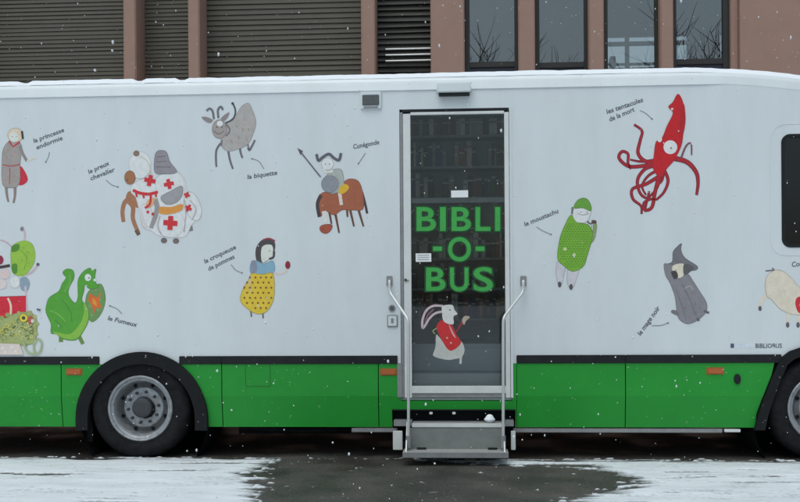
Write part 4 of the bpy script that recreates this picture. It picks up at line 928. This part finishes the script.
# blinds
def blind(xa, xb, pitch, m, ydep, tilt):
    b_ = MB(); z = SILL + .02; i = 0; q = random.Random(int(abs(xa) * 100))
    while z < 10.55:
        dz = q.uniform(-.006, .006); tilt_ = tilt; tilt = tilt_ * q.uniform(.8, 1.25)
        v = [(xa, ydep, z + dz), (xb, ydep, z - dz), (xb, ydep + tilt, z + pitch * .97), (xa, ydep + tilt, z + pitch * .97)]
        v2 = [(a, b2 + .006, c2) for a, b2, c2 in v]
        b_.add(v + v2, [(0, 1, 2, 3), (7, 6, 5, 4), (0, 4, 5, 1), (3, 2, 6, 7), (0, 3, 7, 4), (1, 5, 6, 2)], m)
        z += pitch; tilt = tilt_
    o_ = b_.build('blind', bld); return o_
edge = [wx(b_, 30, YP) for a, b_ in pillars]; st_ = [wx(a, 30, YP) for a, b_ in pillars]
for i in range(5):
    big = (i == 4)
    if i == 4: blind(edge[4] + .003, st_[5] - .003, .105, M_SLAT, YW, .024)
    else: blind(edge[i] + .003, st_[i + 1] - .003, .083, M_SLAT, YW, .019)
blind(BX0 + .4, st_[0] - .003, .083, M_SLAT, YW, .019)
blind(edge[5] + .003, st_[6] - .003, .113, M_SLATD, YW - .02, .06)
for k in range(3):
    z = wz(60.5 - 5.9 * k, 408, YW - .1); MB().tube([(wx(385.5, 55, YW - .1), YW - .10, z), (st_[6] - .003, YW - .10, z)], .018, M_RAIL, 8).build('guard_rail', bld)
MB().box(BX0 + .4, st_[6], YW + .1, YW + .12, SILL, 10.59, M_UNDER).build('blind_backing', bld)
# glazed bays
bays = [(464.5, 518.5, 61.5), (535, 589, 62), (604, 660.5, 75), (673.5, 733, 58.5)]
for a, b_, bot in bays:
    xa, xb = wx(a, 30, YP) + .003, wx(b_, 30, YP) - .003
    zb = wz(bot, (a + b_) / 2, YG); fwid = .10
    wn = MB().bx(xa, xa + fwid, YG, YG + .1, SILL, 10.59, M_WFRAME, .008)
    wn.bx(xb - fwid * (.6 if b_ < 700 else 1.3), xb, YG, YG + .1, SILL, 10.59, M_WFRAME, .008)
    wn.bx(xa + fwid + .001, xb - fwid * (.6 if b_ < 700 else 1.3) - .001, YG, YG + .1, zb - .11, zb, M_WFRAME, .008)
    wf = wn.build('window', bld)
    MB().box(xa + fwid, xb - fwid * .6, YG + .05, YG + .06, zb - .001, 10.59, M_PANE).build('pane', wf)
    MB().box(xa + fwid, xb - fwid * .6, YG + .04, YG + .05, SILL, zb - .111, M_PANEL).build('spandrel', wf)

# ================================================================== what the windows mirror: across the street, behind the camera
def tree(loc, h_, seed, label, name='bare_tree'):
    q = random.Random(seed); root = thing(name, loc, label, 'tree', None)
    tr = MB(); cr_ = MB(); bark = mat('bark', (.06, .05, .042), .9, noise=.6, nscale=8, dark=.6)
    def branch(p_, d_, ln, r_, lv):
        pts = [p_]; rad = [r_]; q_ = Vector(p_); dd_ = Vector(d_)
        for i in range(4):
            dd_ = (dd_ + Vector((q.uniform(-.16, .16), q.uniform(-.16, .16), q.uniform(-.02, .14)))).normalized()
            q_ = q_ + dd_ * ln / 4; pts.append(q_.copy()); rad.append(r_ * (1 - .16 * (i + 1)))
        (tr if lv == 0 else cr_).tube(pts, rad, bark, 7 if lv < 2 else 4, False)
        if lv < 4:
            for kx in range(6 if lv < 2 else 4):
                t = q.uniform(.82 if lv == 0 else .35, 1); i = min(3, int(t * 4)); s_ = pts[i].lerp(pts[i + 1], t * 4 - i)
                a = q.uniform(0, 6.28); nd = (dd_ * q.uniform(.5, .9) + Vector((math.cos(a), math.sin(a), q.uniform(.0, .5))) * .75).normalized()
                branch(s_, nd, ln * q.uniform(.55, .76), r_ * .52, lv + 1)
    branch(Vector(loc), Vector((0, 0, 1)), h_ * .48, h_ * .018, 0)
    tr.build('trunk', root); cr_.build('crown', root)
tree((2.3, -17, 0), 12.9, 2, 'bare winter tree across the street, nearest the window it mirrors in')
tree((11.6, -18, 0), 13.4, 5, 'tallest bare tree across the street, mirrored at the right')
tree((5.2, -24, 0), 11.6, 9, 'smaller bare tree standing farther back across the street')
# ================================================================== falling snow
fs_ = MB(); q = random.Random(21)
ico = bmesh.new(); bmesh.ops.create_icosphere(ico, subdivisions=1, radius=1); iv = [v.co.copy() for v in ico.verts]; ifc = [[v.index for v in f.verts] for f in ico.faces]; ico.free()
cnt = 0
while cnt < 2500:
    Yd = q.uniform(-6.8, -.3) if cnt < 1300 else q.uniform(3.2, 9)
    D_ = Yd - CAM.y; Xp = q.uniform(-.62, .58) * D_ ; Zp = q.uniform(.02, 1.6 + .34 * D_)
    r_ = min(.0046, .0015 + .0016 * q.expovariate(1.1)) * (1 if cnt < 1300 else 1.15); rot = Matrix.Rotation(q.uniform(0, 6), 3, Vector((q.random(), q.random(), q.random() + .1)).normalized()); el = q.uniform(.8, 1.9)
    fs_.add([Vector((Xp, Yd, Zp)) + Vector((v.x, v.y, v.z * el)) * r_ * q.uniform(.75, 1.25) if True else 0 for v in [rot @ u for u in iv]], ifc, M_FLAKE, True); cnt += 1
o = fs_.build('falling_snow', autosmooth=False); tag(o, 'white snowflakes falling through the air around the bus', 'snow', kind='stuff')
for o in bpy.data.objects:
    if '_o' in o: del o['_o']
